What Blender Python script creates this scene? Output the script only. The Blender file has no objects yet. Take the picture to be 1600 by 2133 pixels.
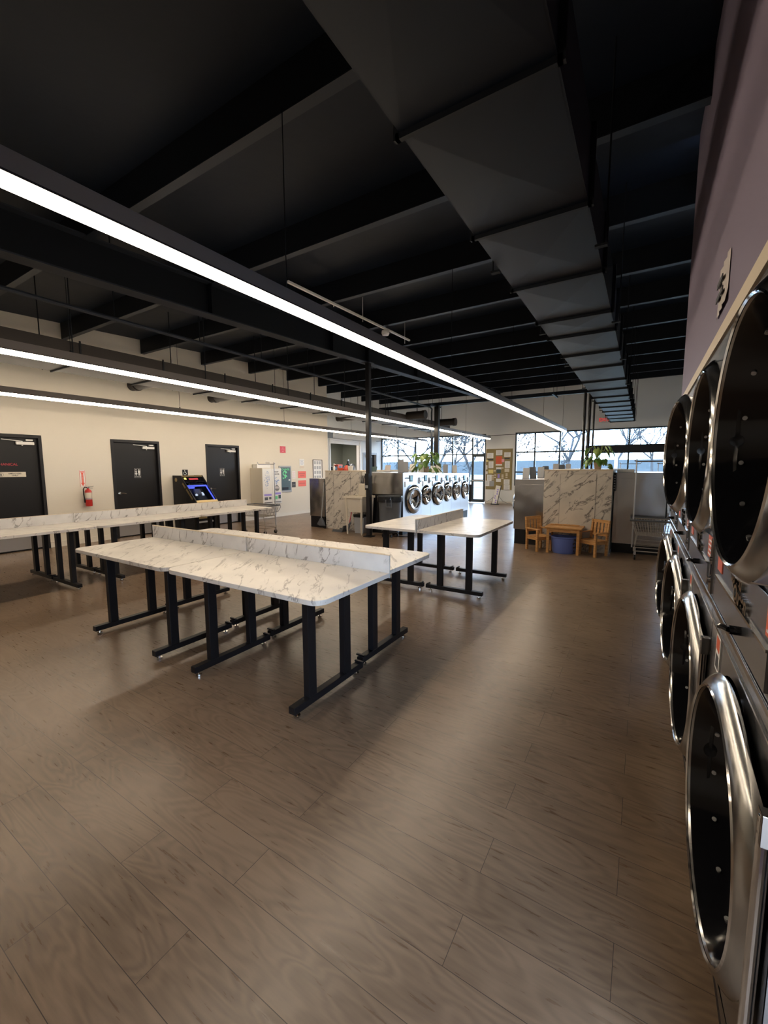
import bpy, bmesh, math, random
from mathutils import Vector, Matrix
PI = math.pi
random.seed(7)
SC = bpy.context.scene
COL = SC.collection

# ------------------------------------------------------------------ camera
cd = bpy.data.cameras.new('camera'); cam = bpy.data.objects.new('camera', cd); COL.objects.link(cam)
SC.camera = cam
yaw, pit, roll = math.radians(31.892), math.radians(6.094), math.radians(-0.178)
f = Vector((-math.sin(yaw)*math.cos(pit), math.cos(yaw)*math.cos(pit), -math.sin(pit)))
r0 = Vector((math.cos(yaw), math.sin(yaw), 0)); u0 = r0.cross(f)
r = r0*math.cos(roll)+u0*math.sin(roll); u = u0*math.cos(roll)-r0*math.sin(roll)
cam.matrix_world = Matrix(((r.x, u.x, -f.x, 0), (r.y, u.y, -f.y, 0), (r.z, u.z, -f.z, 1.55), (0, 0, 0, 1)))
cd.sensor_fit = 'HORIZONTAL'; cd.sensor_width = 36; cd.lens = 36*865.2/1600
cd.clip_start = 0.02; cd.clip_end = 300

# ------------------------------------------------------------------ world, exposure
W = bpy.data.worlds.new('world'); SC.world = W; W.use_nodes = True
nt = W.node_tree; nt.nodes.clear()
def wn(t, **k):
    n = nt.nodes.new(t)
    for a, b in k.items(): setattr(n, a, b)
    return n
wo = wn('ShaderNodeOutputWorld'); bg = wn('ShaderNodeBackground'); tc = wn('ShaderNodeTexCoord')
noi = wn('ShaderNodeTexNoise'); noi.inputs['Scale'].default_value = 3.0; noi.inputs['Detail'].default_value = 5
mp = wn('ShaderNodeMapping'); mp.inputs['Scale'].default_value = (1, 1, 3.5)
rp = wn('ShaderNodeValToRGB'); rp.color_ramp.elements[0].position = .38; rp.color_ramp.elements[1].position = .62
rp.color_ramp.elements[0].color = (.42, .64, .95, 1); rp.color_ramp.elements[1].color = (.80, .90, 1.0, 1)
nt.links.new(tc.outputs['Generated'], mp.inputs[0]); nt.links.new(mp.outputs[0], noi.inputs[0])
nt.links.new(noi.outputs['Fac'], rp.inputs[0]); nt.links.new(rp.outputs[0], bg.inputs[0]); nt.links.new(bg.outputs[0], wo.inputs[0])
SKY = 24.0
bg.inputs[1].default_value = SKY
LAMP = 32.0
SC.view_settings.view_transform = 'Standard'; SC.view_settings.look = 'None'
SC.view_settings.gamma = 1.0; SC.view_settings.use_curve_mapping = False
SC.view_settings.exposure = 0.08
SC.cycles.use_denoising = True
SC.cycles.max_bounces = 8; SC.cycles.diffuse_bounces = 4; SC.cycles.glossy_bounces = 4
SC.cycles.transparent_max_bounces = 12; SC.cycles.caustics_reflective = False; SC.cycles.caustics_refractive = False
SC.cycles.sample_clamp_indirect = 6
def portal(name, x0, x1, z0, z1, y):
    l = bpy.data.lights.new(name, 'AREA'); l.shape = 'RECTANGLE'; l.size = x1-x0; l.size_y = z1-z0
    l.cycles.is_portal = True
    o = bpy.data.objects.new(name, l); COL.objects.link(o)
    o.location = ((x0+x1)/2, y, (z0+z1)/2); o.rotation_euler = (-PI/2, 0, 0)
portal('window_daylight', -11.1, -5.85, .05, 2.95, 17.95)
portal('window_daylight', -4.6, 2.5, .8, 2.95, 17.95)

# ------------------------------------------------------------------ materials
def mat(name, col, rough=.5, metal=0, spec=.5, emit=None, es=1, bump=None, alpha=None, coat=0):
    m = bpy.data.materials.new(name); m.use_nodes = True
    b = m.node_tree.nodes['Principled BSDF']
    b.inputs['Base Color'].default_value = (*col, 1); b.inputs['Roughness'].default_value = rough
    b.inputs['Metallic'].default_value = metal; b.inputs['Specular IOR Level'].default_value = spec
    if coat: b.inputs['Coat Weight'].default_value = coat; b.inputs['Coat Roughness'].default_value = .1
    if emit: b.inputs['Emission Color'].default_value = (*emit, 1); b.inputs['Emission Strength'].default_value = es
    if bump:
        N = m.node_tree; t = N.nodes.new('ShaderNodeTexCoord'); n = N.nodes.new('ShaderNodeTexNoise'); bp = N.nodes.new('ShaderNodeBump')
        n.inputs['Scale'].default_value = bump[0]; n.inputs['Detail'].default_value = 3; bp.inputs['Strength'].default_value = bump[1]
        bp.inputs['Distance'].default_value = .01
        N.links.new(t.outputs['Object'], n.inputs[0]); N.links.new(n.outputs['Fac'], bp.inputs['Height']); N.links.new(bp.outputs[0], b.inputs['Normal'])
    return m
def nodes(m): return m.node_tree, m.node_tree.nodes['Principled BSDF']
def ramp(N, pts):
    n = N.nodes.new('ShaderNodeValToRGB'); e = n.color_ramp.elements
    while len(e) < len(pts): e.new(.5)
    for i, (p, c) in enumerate(pts): e[i].position = p; e[i].color = (*c, 1)
    return n
def mapping(N, scale=(1, 1, 1), rot=(0, 0, 0), coord='Object'):
    t = N.nodes.new('ShaderNodeTexCoord'); m = N.nodes.new('ShaderNodeMapping')
    m.inputs['Scale'].default_value = scale; m.inputs['Rotation'].default_value = rot
    N.links.new(t.outputs[coord], m.inputs[0]); return m
M = {}
# floor: vinyl planks along X
m = mat('floor_planks', (.2, .15, .12), .42, spec=.45); N, B = nodes(m)
mp1 = mapping(N)
br = N.nodes.new('ShaderNodeTexBrick'); br.offset = .37; br.squash = 1
br.inputs['Scale'].default_value = 1; br.inputs['Brick Width'].default_value = 1.22; br.inputs['Row Height'].default_value = .177
br.inputs['Mortar Size'].default_value = .0012; br.inputs['Mortar Smooth'].default_value = .3; br.inputs['Bias'].default_value = 0
br.inputs['Color1'].default_value = (.0, .0, .0, 1); br.inputs['Color2'].default_value = (1, 1, 1, 1); br.inputs['Mortar'].default_value = (.5, .5, .5, 1)
N.links.new(mp1.outputs[0], br.inputs[0])
sep = N.nodes.new('ShaderNodeSeparateColor'); N.links.new(br.outputs['Color'], sep.inputs[0])
# per-plank offset for the grain
cx = N.nodes.new('ShaderNodeCombineXYZ'); mu = N.nodes.new('ShaderNodeMath'); mu.operation = 'MULTIPLY'; mu.inputs[1].default_value = 37
N.links.new(sep.outputs[0], mu.inputs[0]); N.links.new(mu.outputs[0], cx.inputs[2]); N.links.new(mu.outputs[0], cx.inputs[0])
va = N.nodes.new('ShaderNodeVectorMath'); va.operation = 'ADD'; N.links.new(mp1.outputs[0], va.inputs[0]); N.links.new(cx.outputs[0], va.inputs[1])
sm = N.nodes.new('ShaderNodeMapping'); sm.inputs['Scale'].default_value = (1.5, 6.5, 1); N.links.new(va.outputs[0], sm.inputs[0])
g1 = N.nodes.new('ShaderNodeTexNoise'); g1.inputs['Scale'].default_value = .9; g1.inputs['Detail'].default_value = 2; g1.inputs['Distortion'].default_value = .6
N.links.new(sm.outputs[0], g1.inputs[0])
rg = N.nodes.new('ShaderNodeMath'); rg.operation = 'MULTIPLY'; rg.inputs[1].default_value = 75; N.links.new(g1.outputs['Fac'], rg.inputs[0])
sn = N.nodes.new('ShaderNodeMath'); sn.operation = 'SINE'; N.links.new(rg.outputs[0], sn.inputs[0])
sm2 = N.nodes.new('ShaderNodeMapping'); sm2.inputs['Scale'].default_value = (6, 55, 1); N.links.new(va.outputs[0], sm2.inputs[0])
g2 = N.nodes.new('ShaderNodeTexNoise'); g2.inputs['Scale'].default_value = 1.2; g2.inputs['Detail'].default_value = 4; N.links.new(sm2.outputs[0], g2.inputs[0])
g3 = N.nodes.new('ShaderNodeTexNoise'); g3.inputs['Scale'].default_value = 1.6; g3.inputs['Detail'].default_value = 3; N.links.new(mp1.outputs[0], g3.inputs[0])
def madd(a, k, b=None, c=0.0):
    n = N.nodes.new('ShaderNodeMath'); n.operation = 'MULTIPLY_ADD'; N.links.new(a, n.inputs[0]); n.inputs[1].default_value = k
    if b is not None: N.links.new(b, n.inputs[2])
    else: n.inputs[2].default_value = c
    return n.outputs[0]
v = madd(sn.outputs[0], .05, None, .70); v = madd(g2.outputs['Fac'], .24, v); v = madd(sep.outputs[0], .07, v); v = madd(g3.outputs['Fac'], .50, v)
rr = ramp(N, [(.78, (.088, .056, .036)), (1.0, (.245, .170, .115))]); 
sb = N.nodes.new('ShaderNodeMath'); sb.operation = 'SUBTRACT'; sb.inputs[1].default_value = .22; N.links.new(v, sb.inputs[0])
rr.color_ramp.elements[0].position = .60; rr.color_ramp.elements[1].position = 1.0
N.links.new(sb.outputs[0], rr.inputs[0])
mx = N.nodes.new('ShaderNodeMix'); mx.data_type = 'RGBA'; mx.inputs['B'].default_value = (.045, .032, .025, 1)
N.links.new(br.outputs['Fac'], mx.inputs['Factor']); N.links.new(rr.outputs[0], mx.inputs['A']); N.links.new(mx.outputs['Result'], B.inputs['Base Color'])
bp = N.nodes.new('ShaderNodeBump'); bp.inputs['Strength'].default_value = .12; bp.inputs['Distance'].default_value = .004; N.links.new(g2.outputs['Fac'], bp.inputs['Height']); N.links.new(bp.outputs[0], B.inputs['Normal'])
rv = madd(g2.outputs['Fac'], .22, None, .20); N.links.new(rv, B.inputs['Roughness'])
M['floor'] = m
def marble(name, base, rot, scale=1.0, dens=.5, rough=.28, vein=(.13, .11, .10)):
    m = mat(name, base, rough, spec=.5); N, B = nodes(m)
    mp = mapping(N, (scale, scale, scale), rot)
    st = N.nodes.new('ShaderNodeMapping'); st.inputs['Scale'].default_value = (1.0, 4.2, 2.4); N.links.new(mp.outputs[0], st.inputs[0])
    a = N.nodes.new('ShaderNodeTexNoise'); a.inputs['Scale'].default_value = 1.5; a.inputs['Detail'].default_value = 7; a.inputs['Roughness'].default_value = .6; a.inputs['Distortion'].default_value = .5
    N.links.new(st.outputs[0], a.inputs[0])
    s1 = N.nodes.new('ShaderNodeMath'); s1.operation = 'SUBTRACT'; s1.inputs[1].default_value = .5; N.links.new(a.outputs['Fac'], s1.inputs[0])
    ab = N.nodes.new('ShaderNodeMath'); ab.operation = 'ABSOLUTE'; N.links.new(s1.outputs[0], ab.inputs[0])
    r1 = ramp(N, [(0, (1, 1, 1)), (.028, (0, 0, 0))]); N.links.new(ab.outputs[0], r1.inputs[0])
    k = N.nodes.new('ShaderNodeTexNoise'); k.inputs['Scale'].default_value = 2.6; k.inputs['Detail'].default_value = 3; N.links.new(st.outputs[0], k.inputs[0])
    r2 = ramp(N, [(dens, (0, 0, 0)), (dens+.12, (1, 1, 1))]); N.links.new(k.outputs['Fac'], r2.inputs[0])
    ml = N.nodes.new('ShaderNodeMath'); ml.operation = 'MULTIPLY'; N.links.new(r1.outputs[0], ml.inputs[0]); N.links.new(r2.outputs[0], ml.inputs[1])
    cl = ramp(N, [(0, base), (1, vein)]); N.links.new(ml.outputs[0], cl.inputs[0])
    c2 = N.nodes.new('ShaderNodeTexNoise'); c2.inputs['Scale'].default_value = 2.2; c2.inputs['Detail'].default_value = 4; N.links.new(mp.outputs[0], c2.inputs[0])
    r3 = ramp(N, [(.35, (.86, .86, .87)), (.6, (1, 1, 1))]); N.links.new(c2.outputs['Fac'], r3.inputs[0])
    mm = N.nodes.new('ShaderNodeMix'); mm.data_type = 'RGBA'; mm.blend_type = 'MULTIPLY'; mm.inputs['Factor'].default_value = 1
    N.links.new(cl.outputs[0], mm.inputs['A']); N.links.new(r3.outputs[0], mm.inputs['B']); N.links.new(mm.outputs['Result'], B.inputs['Base Color'])
    return m
M['marble'] = marble('marble_top', (.72, .68, .63), (0, 0, .9), 1.25, .46, .28, (.27, .24, .22))
M['marble_b'] = marble('marble_barrier', (.70, .68, .66), (0, 1.0, 0), 1.6, .44, .28, (.22, .20, .19))
M['marble_w'] = marble('marble_wall', (.62, .57, .50), (0, .75, 0), 1.25, .39, .35)
# stainless side panels with soft waves
def steel(name, col, rough, wav=.0, sc=(1, 1, 1)):
    m = mat(name, col, rough, 1); N, B = nodes(m); mp = mapping(N, sc)
    n = N.nodes.new('ShaderNodeTexNoise'); n.inputs['Scale'].default_value = 2.0; n.inputs['Detail'].default_value = 1; N.links.new(mp.outputs[0], n.inputs[0])
    bp = N.nodes.new('ShaderNodeBump'); bp.inputs['Strength'].default_value = wav; bp.inputs['Distance'].default_value = .05
    N.links.new(n.outputs['Fac'], bp.inputs['Height']); N.links.new(bp.outputs[0], B.inputs['Normal'])
    return m
M['steel'] = steel('brushed_steel', (.47, .46, .46), .22, .6, (1, 1, .8))
M['steel_l'] = steel('washer_steel', (.72, .74, .78), .30, .15)
M['dryer'] = steel('dryer_panel', (.36, .37, .39), .26, .12)
M['chrome'] = mat('chrome', (.62, .61, .60), .10, 1)
M['chrome_d'] = mat('dark_chrome', (.30, .29, .28), .16, 1)
M['door_rim'] = mat('polished_rim', (.40, .40, .40), .17, 1)
M['zinc'] = mat('zinc', (.5, .5, .52), .35, .9)
M['wire'] = mat('plated_wire', (.42, .38, .33), .4, .7)
M['cream'] = mat('cream_paint', (.70, .655, .575), .75, spec=.25, bump=(60, .03))
M['white_w'] = mat('white_paint', (.84, .86, .86), .75, spec=.25, bump=(60, .03))
M['purple'] = mat('purple_paint', (.21, .17, .235), .7, spec=.3, bump=(80, .03))
M['trimc'] = mat('cream_trim', (.62, .52, .38), .6)
M['base'] = mat('white_baseboard', (.72, .68, .61), .5)
M['greywall'] = mat('green_grey_wall', (.27, .29, .25), .8)
M['blackc'] = mat('black_ceiling_paint', (.006, .008, .012), .75, spec=.25)
M['deck'] = mat('ceiling_insulation', (.0065, .012, .024), .55, spec=.25, bump=(6, .22))
M['purlin'] = mat('purlin_paint', (.005, .007, .011), .6, spec=.25)
M['flange'] = mat('lit_flange_paint', (.022, .028, .040), .55, spec=.35)  # lighter copy of the purlin paint, lit flange edges put into the colour
M['ductm'] = mat('duct_paint', (.0050, .009, .017), .5, spec=.22)
M['ductb'] = mat('brown_black_duct', (.024, .020, .018), .55, spec=.3)
M['housing'] = mat('lamp_housing', (.15, .13, .12), .5)
M['black'] = mat('black_powdercoat', (.008, .008, .010), .45, spec=.3)
M['blackg'] = mat('black_gloss', (.006, .006, .008), .12)
M['doorb'] = mat('black_door_paint', (.0075, .0075, .010), .42, spec=.35)
M['frameb'] = mat('black_frame_paint', (.011, .011, .014), .5, spec=.35)
M['gunmetal'] = mat('window_frame', (.035, .05, .06), .45)
M['white'] = mat('white_plastic', (.75, .74, .72), .4)
M['offw'] = mat('offwhite_plastic', (.66, .60, .50), .5)
M['paper'] = mat('paper', (.78, .78, .78), .7)
M['papert'] = mat('taped_paper', (.50, .45, .42), .6)
M['ink'] = mat('dark_ink', (.05, .05, .055), .7)
M['grey'] = mat('grey_plastic', (.10, .11, .125), .5)
M['greyl'] = mat('light_grey_plastic', (.35, .36, .38), .5)
M['red'] = mat('red_paint', (.52, .03, .025), .35)
M['redsign'] = mat('red_sign', (.55, .05, .08), .5)
M['orange'] = mat('orange_sticker', (.62, .10, .035), .5)
M['coral'] = mat('coral_sign', (.80, .14, .09), .5)
M['blue'] = mat('blue_plastic', (.11, .16, .45), .38)
M['blueink'] = mat('blue_ink', (.12, .25, .55), .7)
M['purpink'] = mat('purple_ink', (.35, .28, .75), .7)
M['green'] = mat('green_ink', (.16, .65, .30), .6)
M['dgreen'] = mat('machine_face', (.05, .085, .09), .4)
M['cork'] = mat('olive_board', (.28, .22, .10), .85, bump=(40, .2))
M['yellow'] = mat('yellow_note', (.75, .65, .25), .7)
M['pink'] = mat('pink_note', (.75, .35, .42), .7)
M['gold'] = mat('gold_trim', (.35, .27, .14), .35, .7)
M['leaf'] = mat('leaf', (.13, .26, .05), .45, bump=(20, .1))
M['leaf2'] = mat('pale_leaf', (.30, .42, .12), .45)
M['pot'] = mat('clay_pot', (.52, .38, .28), .7)
M['soil'] = mat('soil', (.03, .02, .015), .9)
M['exit'] = mat('exit_letters', (.8, .05, .05), .5, emit=(1, .08, .08), es=.35)
M['led'] = mat('blue_led', (.1, .1, .8), .4, emit=(.10, .13, 1.0), es=5)
M['ledw'] = mat('white_led', (.8, .8, .8), .4, emit=(.8, .85, 1.0), es=2.5)
M['screen'] = mat('washer_screen', (.12, .28, .34), .25, emit=(.25, .6, .7), es=.25)
M['amber'] = mat('amber_lamp', (.8, .5, .05), .4, emit=(1, .6, .1), es=3)
m = mat('pine_wood', (.50, .26, .09), .45); N, B = nodes(m); mp = mapping(N, (3, 3, 22), coord='Object')
n = N.nodes.new('ShaderNodeTexNoise'); n.inputs['Scale'].default_value = 3; n.inputs['Detail'].default_value = 3; N.links.new(mp.outputs[0], n.inputs[0])
c = ramp(N, [(.3, (.36, .17, .055)), (.7, (.60, .33, .12))]); N.links.new(n.outputs['Fac'], c.inputs[0]); N.links.new(c.outputs[0], B.inputs['Base Color']); M['pine'] = m
def emis(name, col, s):
    m = bpy.data.materials.new(name); m.use_nodes = True; N = m.node_tree; N.nodes.clear()
    o = N.nodes.new('ShaderNodeOutputMaterial'); e = N.nodes.new('ShaderNodeEmission'); e.inputs[0].default_value = (*col, 1); e.inputs[1].default_value = s
    N.links.new(e.outputs[0], o.inputs[0]); return m
M['lamp'] = emis('lamp_diffuser', (1.0, .83, .62), LAMP)
def glass(name, tint, gl=1.0, rough=0.0):
    m = bpy.data.materials.new(name); m.use_nodes = True; N = m.node_tree; N.nodes.clear()
    o = N.nodes.new('ShaderNodeOutputMaterial'); t = N.nodes.new('ShaderNodeBsdfTransparent'); g = N.nodes.new('ShaderNodeBsdfGlossy')
    t.inputs[0].default_value = (*tint, 1); g.inputs['Roughness'].default_value = rough; fr = N.nodes.new('ShaderNodeFresnel'); fr.inputs[0].default_value = 1.5
    mu = N.nodes.new('ShaderNodeMath'); mu.operation = 'MULTIPLY'; mu.inputs[1].default_value = gl
    N.links.new(fr.outputs[0], mu.inputs[0])
    x = N.nodes.new('ShaderNodeMixShader'); N.links.new(mu.outputs[0], x.inputs[0]); N.links.new(t.outputs[0], x.inputs[1]); N.links.new(g.outputs[0], x.inputs[2]); N.links.new(x.outputs[0], o.inputs[0])
    return m
M['glass'] = glass('window_glass', (.93, .97, 1.0), .8)
M['glassd'] = glass('smoked_glass', (.20, .20, .22), .9, .02)
M['liner'] = glass('clear_bag', (.55, .56, .58), 1.0, .15)
# outdoors
m = mat('grass', (.2, .24, .1), .9); N, B = nodes(m); mp = mapping(N); n = N.nodes.new('ShaderNodeTexNoise'); n.inputs['Scale'].default_value = .5; n.inputs['Detail'].default_value = 8; N.links.new(mp.outputs[0], n.inputs[0])
c = ramp(N, [(.35, (.045, .055, .032)), (.65, (.075, .078, .052))]); N.links.new(n.outputs['Fac'], c.inputs[0]); N.links.new(c.outputs[0], B.inputs['Base Color']); M['grass'] = m
M['asphalt'] = mat('pale_asphalt', (.10, .105, .11), .8, bump=(8, .2))
M['bark'] = mat('bark', (.014, .016, .020), .9)
M['brush'] = mat('hedge', (.030, .040, .048), .95, bump=(2, .6))
M['pole'] = mat('pole_grey', (.2, .2, .21), .6)
M['drawing'] = mat('window_paint', (.03, .05, .08), .6)

# ------------------------------------------------------------------ mesh helpers
class MB:
    def __init__(s): s.bm = bmesh.new(); s.m = 0
    def face(s, vs):
        try: fc = s.bm.faces.new(vs)
        except ValueError: return None
        fc.material_index = s.m; return fc
    def v(s, p): return s.bm.verts.new(p)
    def box(s, x0, x1, y0, y1, z0, z1):
        V = [s.v((x, y, z)) for z in (z0, z1) for y in (y0, y1) for x in (x0, x1)]
        for a in ((0, 2, 3, 1), (4, 5, 7, 6), (0, 1, 5, 4), (2, 6, 7, 3), (0, 4, 6, 2), (1, 3, 7, 5)): s.face([V[i] for i in a])
        return s
    def cbox(s, c, d): return s.box(c[0]-d[0]/2, c[0]+d[0]/2, c[1]-d[1]/2, c[1]+d[1]/2, c[2]-d[2]/2, c[2]+d[2]/2)
    def bar(s, p, q, w, h, up=(0, 0, 1)):
        p = Vector(p); q = Vector(q); d = (q-p).normalized(); up = Vector(up)
        if abs(d.dot(up)) > .99: up = Vector((1, 0, 0))
        a = d.cross(up).normalized()*w/2; b = a.cross(d).normalized()*h/2
        R = [[s.v(c+i*a+j*b) for i, j in ((-1, -1), (1, -1), (1, 1), (-1, 1))] for c in (p, q)]
        s.face(R[0]); s.face(R[1][::-1])
        for k in range(4): s.face([R[0][(k+1) % 4], R[0][k], R[1][k], R[1][(k+1) % 4]])
        return s
    def cyl(s, p, q, r, n=12, r2=None, cap=True):
        p = Vector(p); q = Vector(q); d = (q-p).normalized(); r2 = r if r2 is None else r2
        a = d.orthogonal().normalized(); b = d.cross(a)
        R = [[s.v(c+(a*math.cos(t*2*PI/n)+b*math.sin(t*2*PI/n))*rad) for t in range(n)] for c, rad in ((p, r), (q, r2))]
        for k in range(n): s.face([R[0][k], R[0][(k+1) % n], R[1][(k+1) % n], R[1][k]])
        if cap: s.face(R[0][::-1]); s.face(R[1])
        return s
    def tube(s, pts, r, n=6, closed=False):
        pts = [Vector(p) for p in pts]; L = len(pts); rings = []; prev = None
        for i, p in enumerate(pts):
            a = pts[i-1] if (i > 0 or closed) else p; b = pts[(i+1) % L] if (i < L-1 or closed) else p
            d = (b-a).normalized()
            o = d.orthogonal().normalized() if prev is None else (prev-d*prev.dot(d))
            if o.length < 1e-4: o = d.orthogonal()
            o.normalize(); prev = o; c = d.cross(o)
            rings.append([s.v(p+(o*math.cos(t*2*PI/n)+c*math.sin(t*2*PI/n))*r) for t in range(n)])
        for i in range(L if closed else L-1):
            A = rings[i]; Bq = rings[(i+1) % L]
            for k in range(n): s.face([A[k], A[(k+1) % n], Bq[(k+1) % n], Bq[k]])
        if not closed: s.face(rings[0][::-1]); s.face(rings[-1])
        return s
    def lathe(s, prof, c, axis='Z', n=32, sx=1, sy=1):
        c = Vector(c); R = []
        for rad, h in prof:
            ring = []
            for k in range(n):
                t = 2*PI*k/n; a, b = rad*math.cos(t)*sx, rad*math.sin(t)*sy
                p = {'Z': (a, b, h), 'X': (h, a, b), 'Y': (b, h, a)}[axis]
                ring.append(s.v(c+Vector(p)))
            R.append(ring)
        for i in range(len(R)-1):
            for k in range(n): s.face([R[i][k], R[i][(k+1) % n], R[i+1][(k+1) % n], R[i+1][k]])
        if prof[0][0] > 1e-5 and getattr(s, 'capl', True): pass
        return s
    def disc(s, c, rad, axis='Z', n=32):
        c = Vector(c); V = []
        for k in range(n):
            t = 2*PI*k/n; a, b = rad*math.cos(t), rad*math.sin(t)
            V.append(s.v(c+Vector({'Z': (a, b, 0), 'X': (0, a, b), 'Y': (b, 0, a)}[axis])))
        s.face(V); return s
    def prism(s, poly, ax, lo, hi):   # polygon in the plane normal to axis ax, extruded lo..hi
        def P(a, b, h): return {'X': (h, a, b), 'Y': (a, h, b), 'Z': (a, b, h)}[ax]
        A = [s.v(P(a, b, lo)) for a, b in poly]; Bq = [s.v(P(a, b, hi)) for a, b in poly]
        s.face(A[::-1]); s.face(Bq); n = len(poly)
        for k in range(n): s.face([A[k], A[(k+1) % n], Bq[(k+1) % n], Bq[k]])
        return s
    def hole(s, y0, y1, z0, z1, yc, zc, r, x, n=48):   # plate in the plane x with a round hole
        O, I = [], []
        for k in range(n):
            t = 2*PI*k/n; c_, s_ = math.cos(t), math.sin(t)
            I.append(s.v((x, yc+r*c_, zc+r*s_)))
            kx = ((y1-yc) if c_ > 0 else (yc-y0))/max(abs(c_), 1e-6); kz = ((z1-zc) if s_ > 0 else (zc-z0))/max(abs(s_), 1e-6)
            q = min(kx, kz); O.append([yc+q*c_, zc+q*s_])
        for cy, cz in ((y0, z0), (y0, z1), (y1, z0), (y1, z1)):
            j = min(range(n), key=lambda i: (O[i][0]-cy)**2+(O[i][1]-cz)**2); O[j] = [cy, cz]
        Ov = [s.v((x, a, b)) for a, b in O]
        for k in range(n): s.face([I[k], I[(k+1) % n], Ov[(k+1) % n], Ov[k]])
        return s
    def text(s, st, size, mtx, ext=.002, align='CENTER', bold=0):
        cu = bpy.data.curves.new('t', 'FONT'); cu.body = st; cu.size = size; cu.extrude = ext; cu.align_x = align; cu.align_y = 'CENTER'; cu.offset = bold
        o = bpy.data.objects.new('t', cu); COL.objects.link(o)
        me = bpy.data.meshes.new_from_object(o.evaluated_get(bpy.context.evaluated_depsgraph_get()))
        me.transform(mtx); k = len(s.bm.faces); s.bm.from_mesh(me); s.bm.faces.ensure_lookup_table()
        for i in range(k, len(s.bm.faces)): s.bm.faces[i].material_index = s.m
        bpy.data.objects.remove(o); bpy.data.curves.remove(cu); bpy.data.meshes.remove(me); return s
    def build(s, name, mats, parent=None, smooth=False, bevel=0, bseg=2):
        me = bpy.data.meshes.new(name); bmesh.ops.recalc_face_normals(s.bm, faces=s.bm.faces[:]) if not getattr(s, 'keepn', False) else None
        s.bm.to_mesh(me); s.bm.free()
        if not isinstance(mats, (list, tuple)): mats = [mats]
        for q in mats: me.materials.append(M[q] if isinstance(q, str) else q)
        o = bpy.data.objects.new(name, me); COL.objects.link(o)
        if parent: o.parent = parent
        if smooth:
            for p in me.polygons: p.use_smooth = True
            md = o.modifiers.new('ws', 'WEIGHTED_NORMAL') if False else None
            me.set_sharp_from_angle(angle=math.radians(35))
        if bevel:
            md = o.modifiers.new('bevel', 'BEVEL'); md.width = bevel; md.segments = bseg; md.limit_method = 'ANGLE'; md.angle_limit = math.radians(40)
        return o
def tag(o, label=None, cat=None, group=None, kind=None):
    if label: o['label'] = label
    if cat: o['category'] = cat
    if group: o['group'] = group
    if kind: o['kind'] = kind
    return o
def thing(name, loc=(0, 0, 0), rz=0, label=None, cat=None, group=None, kind=None):
    o = bpy.data.objects.new(name, None); COL.objects.link(o); o.location = loc; o.rotation_euler = (0, 0, rz); o.empty_display_size = .1
    return tag(o, label, cat, group, kind)
def kids(o): return [c for c in bpy.data.objects if c.parent == o]
def dup(root, loc, rz=0, label=None, group=None):
    def rec(o, par):
        c = o.copy(); COL.objects.link(c); c.parent = par
        for ch in kids(o): rec(ch, c)
        return c
    c = rec(root, None); c.location = loc; c.rotation_euler = (0, 0, rz)
    if label: c['label'] = label
    if group: c['group'] = group
    return c
def struct(o, label=None): o['kind'] = 'structure'; return tag(o, label)
def on_left(x, y, z): return Matrix(((0, 0, 1, x), (1, 0, 0, y), (0, 1, 0, z), (0, 0, 0, 1)))     # text on a wall facing +X
def on_far(x, y, z): return Matrix(((1, 0, 0, x), (0, 0, -1, y), (0, 1, 0, z), (0, 0, 0, 1)))     # text facing -Y
def on_right(x, y, z): return Matrix(((0, 0, -1, x), (-1, 0, 0, y), (0, 1, 0, z), (0, 0, 0, 1)))  # text facing -X

WL, WR, FAR, RXL, ER = -9.84, .262, 17.74, -11.2, 3.2
YB = -3.5
def zroof(y): return 4.22+.0417*y       # underside of the deck
def zpur(y): return 3.92+.0417*y        # purlin lower flange
def zbeam(y): return 3.50+.0405*y

# ------------------------------------------------------------------ room
b = MB(); b.box(-14, ER+.2, YB-.2, FAR+.1, -.1, 0); struct(b.build('floor', 'floor'), 'grey-brown wood plank floor')
b = MB()
A = [b.v((x, y, zroof(y)+k)) for k in (0, .15) for x, y in ((-14, YB-.2), (ER+.2, YB-.2), (ER+.2, FAR+.2), (-14, FAR+.2))]
for q in ((0, 1, 2, 3), (4, 7, 6, 5), (0, 4, 5, 1), (1, 5, 6, 2), (2, 6, 7, 3), (3, 7, 4, 0)): b.face([A[i] for i in q])
struct(b.build('ceiling', 'deck'), 'black insulated metal roof deck')
def wallY(name, x0, x1, y0, y1, zt=None, m_='cream', z0=0):   # wall following the roof slope
    b = MB(); V = []
    for x in (x0, x1):
        V += [b.v((x, y0, z0)), b.v((x, y1, z0)), b.v((x, y1, zt if zt else zroof(y1)+.1)), b.v((x, y0, zt if zt else zroof(y0)+.1))]
    for q in ((0, 1, 2, 3), (4, 7, 6, 5), (0, 4, 5, 1), (1, 5, 6, 2), (2, 6, 7, 3), (3, 7, 4, 0)): b.face([V[i] for i in q])
    return struct(b.build(name, m_))
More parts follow.
